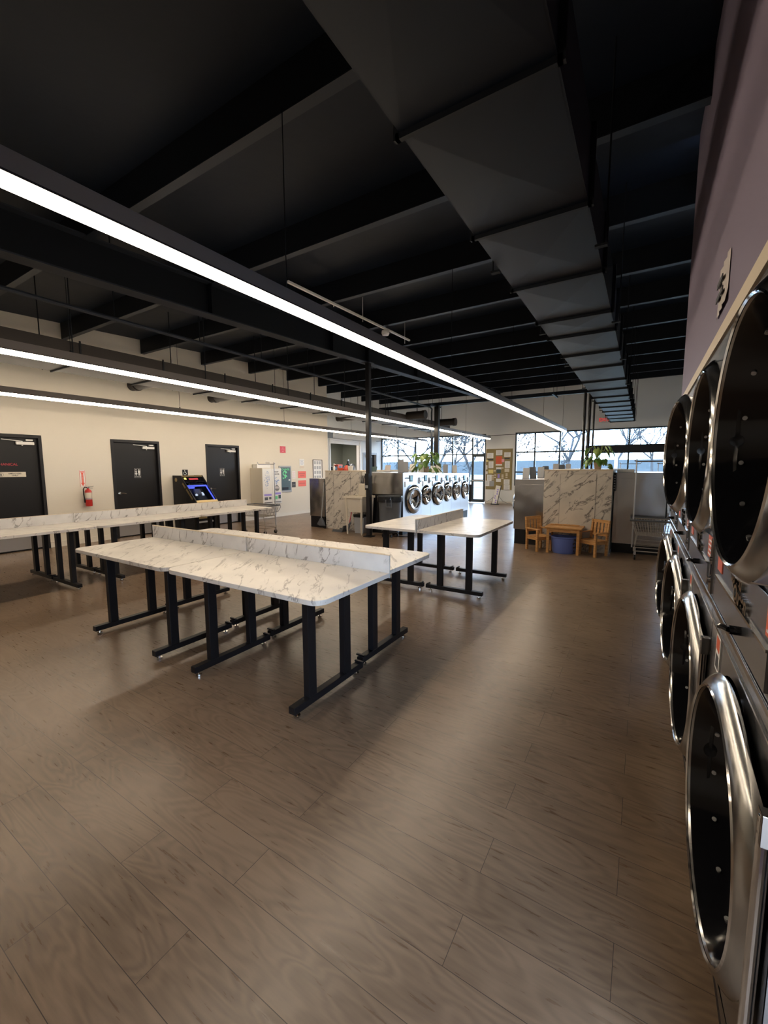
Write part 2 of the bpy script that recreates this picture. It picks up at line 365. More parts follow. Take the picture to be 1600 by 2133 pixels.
# left wall with three door openings
D1, D2, D3 = (2.31, 3.38), (4.60, 5.67), (6.91, 7.98)
DH = 2.185
ys = [YB, D1[0], D1[1], D2[0], D2[1], D3[0], D3[1], 11.93]
b = MB()
for i in range(0, 8, 2):
    y0, y1 = ys[i], ys[i+1]
    V = [b.v((x, y, z)) for x in (WL-.15, WL) for y, z in ((y0, 0), (y1, 0), (y1, zroof(y1)+.1), (y0, zroof(y0)+.1))]
    for q in ((0, 1, 2, 3), (4, 7, 6, 5), (0, 4, 5, 1), (1, 5, 6, 2), (2, 6, 7, 3), (3, 7, 4, 0)): b.face([V[k] for k in q])
for d in (D1, D2, D3):
    V = [b.v((x, y, z)) for x in (WL-.15, WL) for y, z in ((d[0], DH), (d[1], DH), (d[1], zroof(d[1])+.1), (d[0], zroof(d[0])+.1))]
    for q in ((0, 1, 2, 3), (4, 7, 6, 5), (0, 4, 5, 1), (1, 5, 6, 2), (2, 6, 7, 3), (3, 7, 4, 0)): b.face([V[k] for k in q])
struct(b.build('wall_left', 'cream'), 'cream left wall with three black doors')
b = MB(); seg0 = b.box(WL-.45, WL-.3, YB, 11.7, 0, 2.6); b.box(WL-.3, WL-.151, YB, 11.7, 2.5, 2.6); struct(b.build('wall_left_light_seal', 'doorb'))  # unseen dark box added behind the doors to block light leaks
wallY('wall_left_corner', RXL-.15, WL-.15, 11.78, 11.93, m_='white_w')
# recessed left wall with service opening and office door
SO = (13.72, 15.86, 1.05, 2.70); OD = (16.13, 17.33, 2.26)
b = MB()
def seg(b, X0, X1, y0, y1, z0, z1f):
    V = [b.v((x, y, z)) for x in (X0, X1) for y, z in ((y0, z0), (y1, z0), (y1, z1f(y1)), (y0, z1f(y0)))]
    for q in ((0, 1, 2, 3), (4, 7, 6, 5), (0, 4, 5, 1), (1, 5, 6, 2), (2, 6, 7, 3), (3, 7, 4, 0)): b.face([V[k] for k in q])
top = lambda y: zroof(y)+.1
seg(b, RXL-.15, RXL, 11.93, SO[0], 0, top); seg(b, RXL-.15, RXL, SO[0], SO[1], 0, lambda y: SO[2]); seg(b, RXL-.15, RXL, SO[0], SO[1], SO[3], top)
seg(b, RXL-.15, RXL, SO[1], OD[0], 0, top); seg(b, RXL-.15, RXL, OD[0], OD[1], OD[2], top); seg(b, RXL-.15, RXL, OD[1], FAR, 0, top)
struct(b.build('wall_left_recess', 'white_w'), 'pale recessed wall with a service opening')
# far wall with two glazed openings
WA = (-11.2, -5.84, 0.05, 2.98); WB = (-4.60, 2.55, .78, 2.98)
b = MB()
b.box(RXL-.2, ER+.2, FAR, FAR+.2, WA[3], top(FAR)); b.box(WA[1], WB[0], FAR, FAR+.2, 0, WA[3]); b.box(WB[0], WB[1], FAR, FAR+.2, 0, WB[2]); b.box(WB[1], ER+.2, FAR, FAR+.2, 0, WA[3]); b.box(RXL-.2, RXL, FAR, FAR+.2, 0, WA[3])
struct(b.build('wall_far', 'white_w'), 'pale far wall above and between the shop windows')
b = MB(); b.box(WL-.15, WR+.2, YB-.15, YB, 0, top(YB)); struct(b.build('wall_back', 'cream'))
# right: purple bulkhead above the dryers
wallY('wall_right', WR, WR+.12, -.03, 4.79, m_='purple', z0=2.13)
wallY('wall_right_near', WR, WR+.12, YB, -.04, m_='purple')
b = MB(); b.box(.240, .27, -.03, 4.79, 2.073, 2.13); struct(b.build('trim_1', 'trimc'), 'cream trim strip between dryers and purple wall')
b = MB(); seg(b, WR+.13, ER, 4.81, 4.93, 0, top); struct(b.build('wall_right_end', 'white_w'))
wallY('wall_right_far', ER, ER+.12, 4.93, FAR, m_='white_w')
wallY('wall_right_alcove', 1.35, 1.45, -.03, 4.80, zt=2.6, m_='white_w')
# baseboards
for i, (a, c_) in enumerate(((YB, D1[0]), (D1[1], D2[0]), (D2[1], D3[0]), (D3[1], 11.93))):
    b = MB(); b.box(WL, WL+.012, a+.003, c_-.003, 0.001, .10); b.box(WL, WL+.018, a+.003, c_-.003, .10, .112); struct(b.build('baseboard_left', 'base'))
b = MB(); b.box(WA[1]+.02, WB[0]-.02, FAR-.014, FAR, 0.001, .1); struct(b.build('baseboard_far', 'base'))

# office behind the service opening
b = MB()
b.box(-13.6, -13.5, 12.2, 17.7, 0, 2.9); b.box(-13.5, RXL-.16, 12.2, 12.3, 0, 2.9); b.box(-13.5, RXL-.16, 17.6, 17.7, 0, 2.9); b.box(-13.5, RXL-.16, 12.3, 17.6, 2.85, 2.9)
struct(b.build('wall_office', 'greywall'), 'grey green office walls behind the service opening')
t = thing('office_fill_light', (-12.4, 14.8, 2.849), 0, 'unseen square fill light added inside the office behind the service opening', 'light'); b = MB(); b.box(-.3, .3, -.3, .3, -.04, 0); b.build('frame', 'white', t); b = MB(); b.box(-.27, .27, -.27, .27, -.045, -.0405); b.build('diffuser', M['lamp'] if False else emis('office_fill_glow', (1, .9, .8), 90), t)  # fill panel out of view, added to brighten the office interior

# ------------------------------------------------------------------ roof steel
k = 0
for i in range(-2, 11):
    y = 2.33+1.525*i
    if y > FAR-.1 or y < YB+.1: continue
    k += 1
    b = MB(); z = zpur(y); d = zroof(y)-z
    b.m = 0; b.box(RXL, ER, y-.006, y+.006, z, z+d+.02)
    b.m = 1; b.box(RXL, ER, y-.006, y+.075, z-.006, z+.004); b.box(RXL, ER, y+.068, y+.075, z, z+.025)
    struct(b.build('trim_purlin', ['purlin', 'flange']), 'black roof purlin running across the ceiling')
def beamX(name, X, label):
    b = MB(); ya, yb = YB, FAR
    for (w, dz0, dz1) in ((.20, 0, .016), (.010, .016, .42), (.20, .42, .436)):
        V = [b.v((X+sx*w/2, y, zbeam(y)+dz)) for y in (ya, yb) for sx, dz in ((-1, dz0), (1, dz0), (1, dz1), (-1, dz1))]
        b.m = 1 if w > .1 else 0
        for q in ((0, 1, 2, 3), (4, 7, 6, 5), (0, 4, 5, 1), (1, 5, 6, 2), (2, 6, 7, 3), (3, 7, 4, 0)): b.face([V[i] for i in q])
    b.m = 0
    for y in (0.85, 3.85, 6.5, 7.72, 10.0, 13.0, 16.0):      # web stiffeners
        b.box(X-.095, X+.095, y-.006, y+.006, zbeam(y)+.016, zbeam(y)+.42)
    return tag(b.build(name, ['purlin', 'flange']), label, 'roof beam', kind='structure')
beamX('trim_beam', -5.27, 'long black steel roof beam carried by the round columns')

# columns
c_ = thing('steel_column', (-5.20, 7.72, 0), 0, 'black steel column standing between the sink and the grey trash can', 'column')
b = MB(); b.cbox((0, 0, zbeam(7.72)/2+.01), (.10, .10, zbeam(7.72)-.03)); b.build('post', 'frameb', c_, bevel=.012)
b = MB(); b.cbox((0, 0, .006), (.2, .2, .012)); b.build('base_plate', 'frameb', c_)
b = MB(); b.cbox((0, 0, zbeam(7.72)-.006), (.22, .2, .012)); b.build('cap_plate', 'frameb', c_)
b = MB(); b.box(-.05, .05, -.085, -.052, 1.06, 1.42); b.m = 1; b.box(-.03, .03, -.10, -.085, 1.1, 1.16); b.build('phone_box', ['black', 'greyl'], c_)

# electrical trough across at y 11.5 with drops
t = thing('cable_trough', (-4.4, 11.5, 3.36), 0, 'long black cable trough hung crosswise below the far roof beam', 'cable tray')
b = MB(); b.box(-2.9, 3.3, -.05, .05, 0, .09); b.build('trough', 'ductm', t)
for x in (-2.7, -.9, .8, 2.4, 3.2):
    b = MB(); b.bar((x, -.45, -.01), (x, .25, -.01), .04, .04); b.cyl((x, -.3, 0), (x, -.3, zpur(11.2)-3.36+.02), .005, 6); b.cyl((x, .15, 0), (x, .15, zpur(11.6)-3.36+.02), .005, 6)
    b.build('hanger', 'ductm', t)
p = thing('power_pole', (-5.29, 11.5, 1.42), 0, 'thick black power pole rising from the left washer island beside the plant', 'conduit')
b = MB(); b.cbox((0, 0, .97), (.135, .12, 1.94)); b.build('pole', 'black', p, bevel=.01)
p = thing('gas_pipe', (0, 0, 0), 0, 'long black gas pipe under the roof beam, bending down beside the power pole', 'pipe')
b = MB(); zz = 3.31
pts = [(-5.42, YB+.05, zz), (-5.42, 11.3, zz), (-5.42, 11.42, zz-.04), (-5.46, 11.48, zz-.14), (-5.46, 11.48, 1.40)]
b.tube(pts, .024, 8); b.build('pipe_run', 'flange', p, smooth=True)
for i in range(12):
    y = -1.8+1.12*i
    b = MB(); b.cyl((-5.42, y, zz+.02), (-5.42, y, zroof(y)), .006, 6); b.build('hanger', 'blackc', p)
for i, x in enumerate((-1.31, -1.20, -1.10)):
    p = thing('conduit', (x, 11.5+.0, 1.44), 0, ('leftmost', 'middle', 'rightmost')[i]+' of three black vertical conduits dropping behind the potted plant on the marble', 'conduit', 'vertical conduits at the right washer island')
    b = MB(); b.cyl((0, 0, 0), (0, 0, 1.92), .034 if i < 2 else .022, 12); b.build('tube', 'frameb', p, smooth=True)
    b = MB(); b.cyl((0, 0, 0), (0, 0, .03), .04, 12); b.build('collar', 'zinc', p)

# ------------------------------------------------------------------ ducts
seams = [-2.0, -1.0, 0.35, 1.84, 2.86, 3.85, 4.85, 5.5, 6.47, 7.4, 8.6, 9.6, 10.6, 11.5, 12.4, 13.4, 14.4, 15.4, 16.5]
d = thing('air_duct', (0, 0, 0), 0, 'big black rectangular air duct running under the ceiling above the dryers', 'air duct')
x0, x1, z0, z1 = -1.05, -.36, 3.1, 3.5
b = MB()
def crossbreak(b, y0, y1, x0, x1, z, dz):
    c = b.v(((x0+x1)/2, (y0+y1)/2, z-dz)); q = [b.v(p) for p in ((x0, y0, z), (x1, y0, z), (x1, y1, z), (x0, y1, z))]
    for i in range(4): b.face([q[i], q[(i+1) % 4], c])
for i in range(len(seams)-1):
    ya, yb = seams[i], seams[i+1]
    b.box(x0, x1, ya, yb, z0, z1); crossbreak(b, ya+.01, yb-.01, x0+.01, x1-.01, z0-.001, .012)
b.build('duct_body', 'ductm', d)
for y in seams:
    b = MB()
    b.box(x0-.02, x1+.02, y-.012, y+.012, z0-.028, z0); b.box(x1, x1+.03, y-.012, y+.012, z0-.028, z1+.02); b.box(x0-.03, x0, y-.012, y+.012, z0-.028, z1+.02); b.box(x0-.02, x1+.02, y-.012, y+.012, z1, z1+.02)
    b.build('flange_joint', 'purlin', d)
for i, y in enumerate([3.4, 5.2, 7.0, 9.1, 11.0, 12.9, 14.9, 16.2]):
    for s_, x in ((0, x0-.045), (1, x1+.055)):
        b = MB(); b.cyl((x, y, z0-.02), (x, y, zroof(y)), .006, 6)
        b.m = 0; b.box(min(x, (x0, x1)[s_])-.012, max(x, (x0, x1)[s_])+.012, y-.02, y+.02, z0-.03, z0-.015)
        b.build('hanger', 'blackc', d)
b = MB()
for y in seams[8:]:
    pass
d = thing('air_duct', (0, 0, 0), 0, 'low dark brown flat duct hung along the left side above the middle light line', 'air duct')
x0, x1, z0, z1 = -7.57, -6.62, 3.0, 3.25
sy = [-3.0+1.16*i for i in range(17)]
b = MB()
for i in range(len(sy)-1): b.box(x0, x1, sy[i], sy[i+1], z0, z1); crossbreak(b, sy[i]+.01, sy[i+1]-.01, x0+.01, x1-.01, z0-.001, .01)
b.build('duct_body', 'ductb', d)
for y in sy:
    b = MB(); b.box(x0-.02, x1+.012, y-.01, y+.01, z0-.022, z0); b.box(x0-.02, x0, y-.01, y+.01, z0-.02, z1+.02); b.box(x1, x1+.014, y-.01, y+.01, z0, z1+.025); b.build('flange_joint', 'purlin', d)
for y in (4.35, 6.05, 10.6):
    b = MB(); b.cyl((x0+.002, y, z0+.11), (x0-.75, y, z0+.11), .10, 16); b.cyl((x0-.55, y, z0+.11), (x0-.62, y, z0+.11), .112, 16); b.build('branch_outlet', 'ductb', d, smooth=True)
for y in (12.1, 14.6):
    b = MB(); b.cyl((x1-.002, y, z0+.22), (x1+.65, y, z0+.22), .13, 16); b.cyl((x1+.55, y, z0+.22), (x1+.66, y, z0+.22), .142, 16); b.build('branch_outlet', 'ductb', d, smooth=True)
for i in range(9):
    y = -1.3+2.0*i
    for x in (x0-.03, x1+.03):
        b = MB(); b.cyl((x, y, z0), (x, y, zroof(y)), .008, 6); b.build('hanger', 'blackc', d)
# white conduit with sensor under the purlins
t = thing('ceiling_sensor', (0, 0, 0), 0, 'white ceiling conduit with a round sensor beside the nearest light line', 'sensor')
zt = zpur(6)-.03
b = MB(); b.bar((-4.28, 4.4, zt-.05), (-4.28, 7.9, zt+.04), .035, .03); b.build('rail', 'white', t)
b = MB(); b.lathe([(0, -.085), (.06, -.08), (.075, -.05), (.07, 0), (0, .0)], (-4.28, 6.95, zt-.02), n=24); b.build('sensor_head', 'white', t, smooth=True)
for y in (5.4, 6.2, 7.7):
    b = MB(); b.cyl((-4.28, y, zt-.07), (-4.28, y, zroof(y)), .006, 6); b.build('clip', 'white', t)

# ------------------------------------------------------------------ light lines
def light_line(X, y0, y1, wires, label, Z=2.715):
    t = thing('linear_pendant_light', (X, y0, Z), 0, label, 'light', 'linear pendant lights')
    L = y1-y0
    b = MB(); b.box(-.042, .042, 0, L, .012, .10); b.m = 1; b.box(-.046, .046, 0, L, .004, .014); b.build('housing', ['housing', 'frameb'], t)
    n = round(L/1.13); s = L/n
    for i in range(n):
        b = MB()
        prof = [(-.042, .004), (-.042, -.008), (-.034, -.026), (-.018, -.035), (0, -.038), (.018, -.035), (.034, -.026), (.042, -.008), (.042, .004)]
        b.prism(prof, 'Y', i*s+.004, (i+1)*s-.004); b.build('diffuser', 'lamp', t)
    for e in (0, L):
        b = MB(); b.box(-.046, .046, e-(.012 if e == 0 else 0), e+(0 if e == 0 else .012), -.036, .10); b.build('end_cap', 'ductb', t)
    for y in wires:
        b = MB(); b.cyl((0, y-y0, .095), (0, y-y0, zpur(y)-Z), .0035, 6); b.cyl((0, y-y0, .095), (0, y-y0, .125), .012, 8); b.build('suspension_cable', 'blackc', t)
    return t
light_line(-2.25, -1.0, 14.9, [-.72, 2.30, 5.32, 8.33, 11.34, 14.35], 'nearest glowing light line, running from upper left corner towards the right window')
light_line(-5.42, -.6, 16.9, [-.7+.3, 2.2, 5.2, 8.2, 11.2, 14.2], 'middle glowing light line, passing just behind the black column')
light_line(-8.45, 0.3, 17.2, [2.35, 5.37, 8.41, 11.5, 14.53], 'farthest glowing light line, close to the cream wall with the doors')

# ------------------------------------------------------------------ doors on the left wall
def ldoor(nm, d, sign=None, lever=True):
    t = thing(nm, (WL, d[0], 0), 0, kind='structure'); w = d[1]-d[0]; fw = .055
    b = MB()
    b.box(-.12, .018, 0.002, fw, 0.002, DH-.004); b.box(-.12, .018, w-fw, w-.002, 0.002, DH-.004); b.box(-.12, .018, fw, w-fw, DH-.06, DH-.004)
    b.box(-.10, -.085, fw, fw+.015, .002, DH-.06); b.box(-.10, -.085, w-fw-.015, w-fw, .002, DH-.06)
    b.build('door_frame', 'frameb', t, bevel=.002)
    b = MB(); b.box(-.085, -.045, fw+.004, w-fw-.004, .012, DH-.064); b.build('door_leaf', 'doorb', t, bevel=.002)
    b = MB(); b.box(-.045, -.043, fw+.03, w-fw-.03, .03, .30); b.build('kick_plate', 'zinc', t)
    hy = fw+.085
    if lever:
        b = MB(); b.cyl((-.045, hy, 1.0), (-.036, hy, 1.0), .033, 20); b.cyl((-.036, hy, 1.0), (-.0, hy, 1.0), .011, 10); b.tube([(-.003, hy, 1.0), (-.001, hy+.05, 1.003), (-.003, hy+.12, .992)], .010, 8); b.build('lever_handle', 'chrome', t, smooth=True)
    cy0, cy1 = w-fw-.33, w-fw-.06
    c = MB(); c.box(-.045, .012, cy0, cy1, DH-.19, DH-.135); c.build('door_closer', 'white', t, bevel=.008)
    b = MB(); b.bar((.0, cy0+.09, DH-.125), (-.02, cy0-.20, DH-.098), .014, .012); b.cbox((-.01, cy1-.07, DH-.10), (.035, .10, .026)); b.cyl((-.01, cy0+.09, DH-.21), (-.01, cy0+.09, DH-.12), .012, 10)
    b.build('closer_arm', 'white', t)
    return t, w
def restroom_sign(t, y, z):
    b = MB(); b.box(-.0445, -.041, y-.075, y+.075, z-.11, z+.11); o = b.build('restroom_sign', 'black', t)
    b = MB(); X = -.040
    b.tube([(X, y-.069, z-.104), (X, y+.069, z-.104), (X, y+.069, z+.104), (X, y-.069, z+.104)], .0025, 4, closed=True)
    for s in (-1, 1):
        yy = y+s*.033; b.lathe([(0, -.001), (.013, -.001), (.013, .001), (0, .001)], (X, yy, z+.078), 'X', 14)
        w_ = .020
        if s < 0: b.prism([(yy-w_, z-.002+.055), (yy+w_, z+.053), (yy+.010, z+.02), (yy+.032, z-.02), (yy-.032, z-.02), (yy-.010, z+.02)], 'X', X-.001, X+.001); b.box(X-.001, X+.001, yy-.014, yy-.003, z-.052, z-.02); b.box(X-.001, X+.001, yy+.003, yy+.014, z-.052, z-.02)
        else: b.box(X-.001, X+.001, yy-w_, yy+w_, z-.005, z+.06); b.box(X-.001, X+.001, yy-.015, yy-.002, z-.052, z-.005); b.box(X-.001, X+.001, yy+.002, yy+.015, z-.052, z-.005)
    b.text('RESTROOM', .024, on_left(X, y, z-.078), .0006); b.build('pictogram', 'paper', o)
    return o
t1, w1 = ldoor('door_1', D1, lever=True)
b = MB(); b.box(-.0445, -.041, .30, .80, 1.40, 1.49); o = b.build('employees_only_sign', 'offw', t1)
b = MB(); X = -.040
b.text('EMPLOYEES', .036, on_left(X, .64, 1.461), .0006, bold=.0008); b.text('ONLY', .036, on_left(X, .64, 1.428), .0006, bold=.0008)
b.tube([(X, .44+.035*math.cos(a*PI/8), 1.445+.035*math.sin(a*PI/8)) for a in range(16)], .002, 4, closed=True)
b.lathe([(0, -.001), (.007, -.001), (.007, .001), (0, .001)], (X, .44, 1.464), 'X', 10); b.box(X-.001, X+.001, .431, .449, 1.424, 1.455); b.build('lettering', 'ink', o)
b = MB(); b.text('MECHANICAL', .062, on_left(-.043, .50, 1.63), .0006); b.build('lettering', 'redsign', t1)
tag(t1, 'black metal door at the left edge with an employees only plate')
t2, w2 = ldoor('door_2', D2); restroom_sign(t2, w2/2+.02, 1.44); tag(t2, 'black restroom door right of the fire extinguisher')
t3, w3 = ldoor('door_3', D3); restroom_sign(t3, w3/2-.02, 1.44); tag(t3, 'black restroom door right of the arcade machine')

# accessible sign
t = thing('accessible_restroom_sign', (WL, 6.30, 1.44), 0, 'small black wheelchair sign on the cream wall above the arcade machine', 'sign')
b = MB(); b.box(.001, .004, -.075, .075, -.075, .075); b.build('plate', 'black', t)
b = MB(); X = .005
b.lathe([(0, 0), (.011, 0), (.011, .001), (0, .001)], (X, -.01, .052), 'X', 12)
b.tube([(X, -.01, .038), (X, -.006, 0), (X, .022, 0), (X, .036, -.038)], .0055, 5); b.tube([(X, -.008, .02), (X, .022, .018)], .004, 5)
b.tube([(X, -.010+.036*math.cos(a), -.018+.036*math.sin(a)) for a in [math.radians(120+i*18) for i in range(13)]], .0045, 5); b.build('wheelchair_symbol', 'paper', t)

# fire extinguisher + sign
t = thing('fire_extinguisher_sign', (WL, 4.02, 1.345), 0, 'narrow red and white arrow sign above the fire extinguisher', 'sign')
b = MB(); b.box(.001, .003, -.055, .055, -.175, .175); b.build('panel', 'paper', t)
b = MB(); X = .004
b.tube([(X, -.048, -.168), (X, .048, -.168), (X, .048, .168), (X, -.048, .168)], .004, 4, closed=True)
b.box(X-.001, X+.001, -.018, .018, -.10, .10); b.prism([(-.036, -.09), (.036, -.09), (0, -.155)], 'X', X-.001, X+.001); b.prism([(-.036, .15), (.036, .15), (.018, .10), (-.018, .10)], 'X', X-.001, X+.001); b.build('arrow', 'coral', t)
b = MB(); b.text('FIRE', .022, on_left(X+.001, 0, .128), .0005)
for i, ch in enumerate('EXTINGUISHER'): b.text(ch, .015, on_left(X+.001, 0, .085-.0145*i), .0005)
b.build('lettering', 'paper', t)
t = thing('fire_extinguisher', (WL+.085, 4.07, .77), 0, 'red fire extinguisher hung on the cream wall between two black doors', 'fire extinguisher')
b = MB(); b.lathe([(0, 0), (.055, .003), (.062, .02), (.062, .30), (.050, .335), (.022, .355), (.02, .38)], (0, 0, 0), n=24); b.build('cylinder', 'red', t, smooth=True)
b = MB(); b.lathe([(.0630, .17), (.0632, .171), (.0632, .285), (.0630, .286)], (0, 0, 0), n=24); b.build('label_band', 'offw', t, smooth=True)
b = MB(); b.lathe([(.064, .145), (.065, .146), (.065, .165), (.064, .166)], (0, 0, 0), n=24); b.box(-.085, -.05, -.02, .02, .14, .17); b.build('strap', 'zinc', t, smooth=True)
b = MB(); b.cyl((0, 0, .355), (0, 0, .405), .018, 12); b.bar((0, -.03, .40), (0, .10, .415), .022, .008); b.bar((0, -.02, .385), (0, .085, .375), .02, .008); b.cyl((.018, 0, .39), (.035, 0, .39), .014, 12); b.build('valve_handle', 'chrome', t)
b = MB(); b.tube([(0, -.02, .39), (0, -.06, .40), (0, -.085, .36), (0, -.085, .25), (0, -.073, .13)], .010, 8); b.cyl((0, -.073, .15), (0, -.071, .08), .016, 10, .012); b.build('hose', 'black', t, smooth=True)

# ------------------------------------------------------------------ folding tables
def rounded(L, D, rad, n=6):
    pts = []
    for cx, cy, a0, rr_ in ((L/2-rad, -D/2+rad, -90, rad), (L/2, D/2, 0, 0), (-L/2, D/2, 0, 0), (-L/2+rad, -D/2+rad, 180, rad)):
        if rr_ == 0: pts.append((cx, cy)); continue
        for i in range(n+1): a = math.radians(a0+90*i/n); pts.append((cx+rad*math.cos(a), cy+rad*math.sin(a)))
    return pts
def make_table(label, cut=0.0):
    t = thing('folding_table', (0, 0, 0), 0, label, 'table', 'laundry folding tables')
    L, D = 1.515, .765
    b = MB(); b.prism(rounded(L, D, .085), 'Z', .768, .800); b.build('tabletop', ['marble'], t, bevel=.003)
    b = MB(); b.box(-L/2+.02, L/2-.001, D/2+.001, D/2+.014, .762, .925); b.m = 1; b.box(-L/2+.02, L/2-.001, D/2+.0005, D/2+.015, .925, .929); b.build('back_barrier', ['marble_b', 'trimc'], t)
    for s in (-1, 1):
        x = s*.50
        b = MB(); b.box(x-.027, x+.027, -D/2+.025, D/2-.005, .035, .082); b.build('foot_runner', 'black', t, bevel=.004)
        for y in (-.185, .19):
            b = MB(); b.box(x-.025, x+.025, y-.036, y+.036, .082, .742); b.build('leg', 'black', t, bevel=.003)
        b = MB(); b.box(x-.03, x+.03, -D/2+.10, D/2-.04, .742, .767); b.build('top_rail', 'black', t)
        b = MB(); b.bar((x-.03, D/2-.03, .09), (x+.045, D/2-.03, .09), .018, .012); b.build('coupling', 'black', t)
        for y in (-D/2+.07, D/2-.06):
            b = MB(); b.cyl((x, y, .002), (x, y, .014), .022, 12); b.cyl((x, y, .014), (x, y, .036), .006, 8); b.build('leveling_foot', 'chrome', t)
    return t
T0 = make_table('marble-topped folding table nearest the camera, front right of the four joined tables')
T0.location = (-2.262, 2.105, 0)
dup(T0, (-3.785, 2.105, 0), 0, 'front left marble-topped folding table of the four joined near tables')
dup(T0, (-2.30, 2.905, 0), PI, 'back right marble-topped folding table of the four joined near tables')
dup(T0, (-3.82, 2.905, 0), PI, 'back left marble-topped folding table of the four joined near tables')
# row by the left wall (front faces +X)
nm = ['folding table cut off by the left picture edge, front side of the wall row', 'middle folding table of the wall row, front side, before the restroom door', 'last front folding table of the wall row, ending in front of the wall cabinet']
nb = ['back folding table at the left picture edge, behind the barrier of the wall row', 'middle back folding table of the wall row, nearest the extinguisher', 'back folding table at the far end of the wall row, beside the wire cart']
for i, y in enumerate((1.845, 3.365, 4.885)):
    dup(T0, (-6.395, y, 0), PI/2, nm[i]); dup(T0, (-7.19, y, 0), -PI/2, nb[i])
# pair near the aisle
dup(T0, (-1.895, 5.17, 0), PI/2, 'right folding table of the aisle pair, nearest the children chairs')
dup(T0, (-2.69, 5.17, 0), -PI/2, 'left folding table of the aisle pair, in front of the black column')

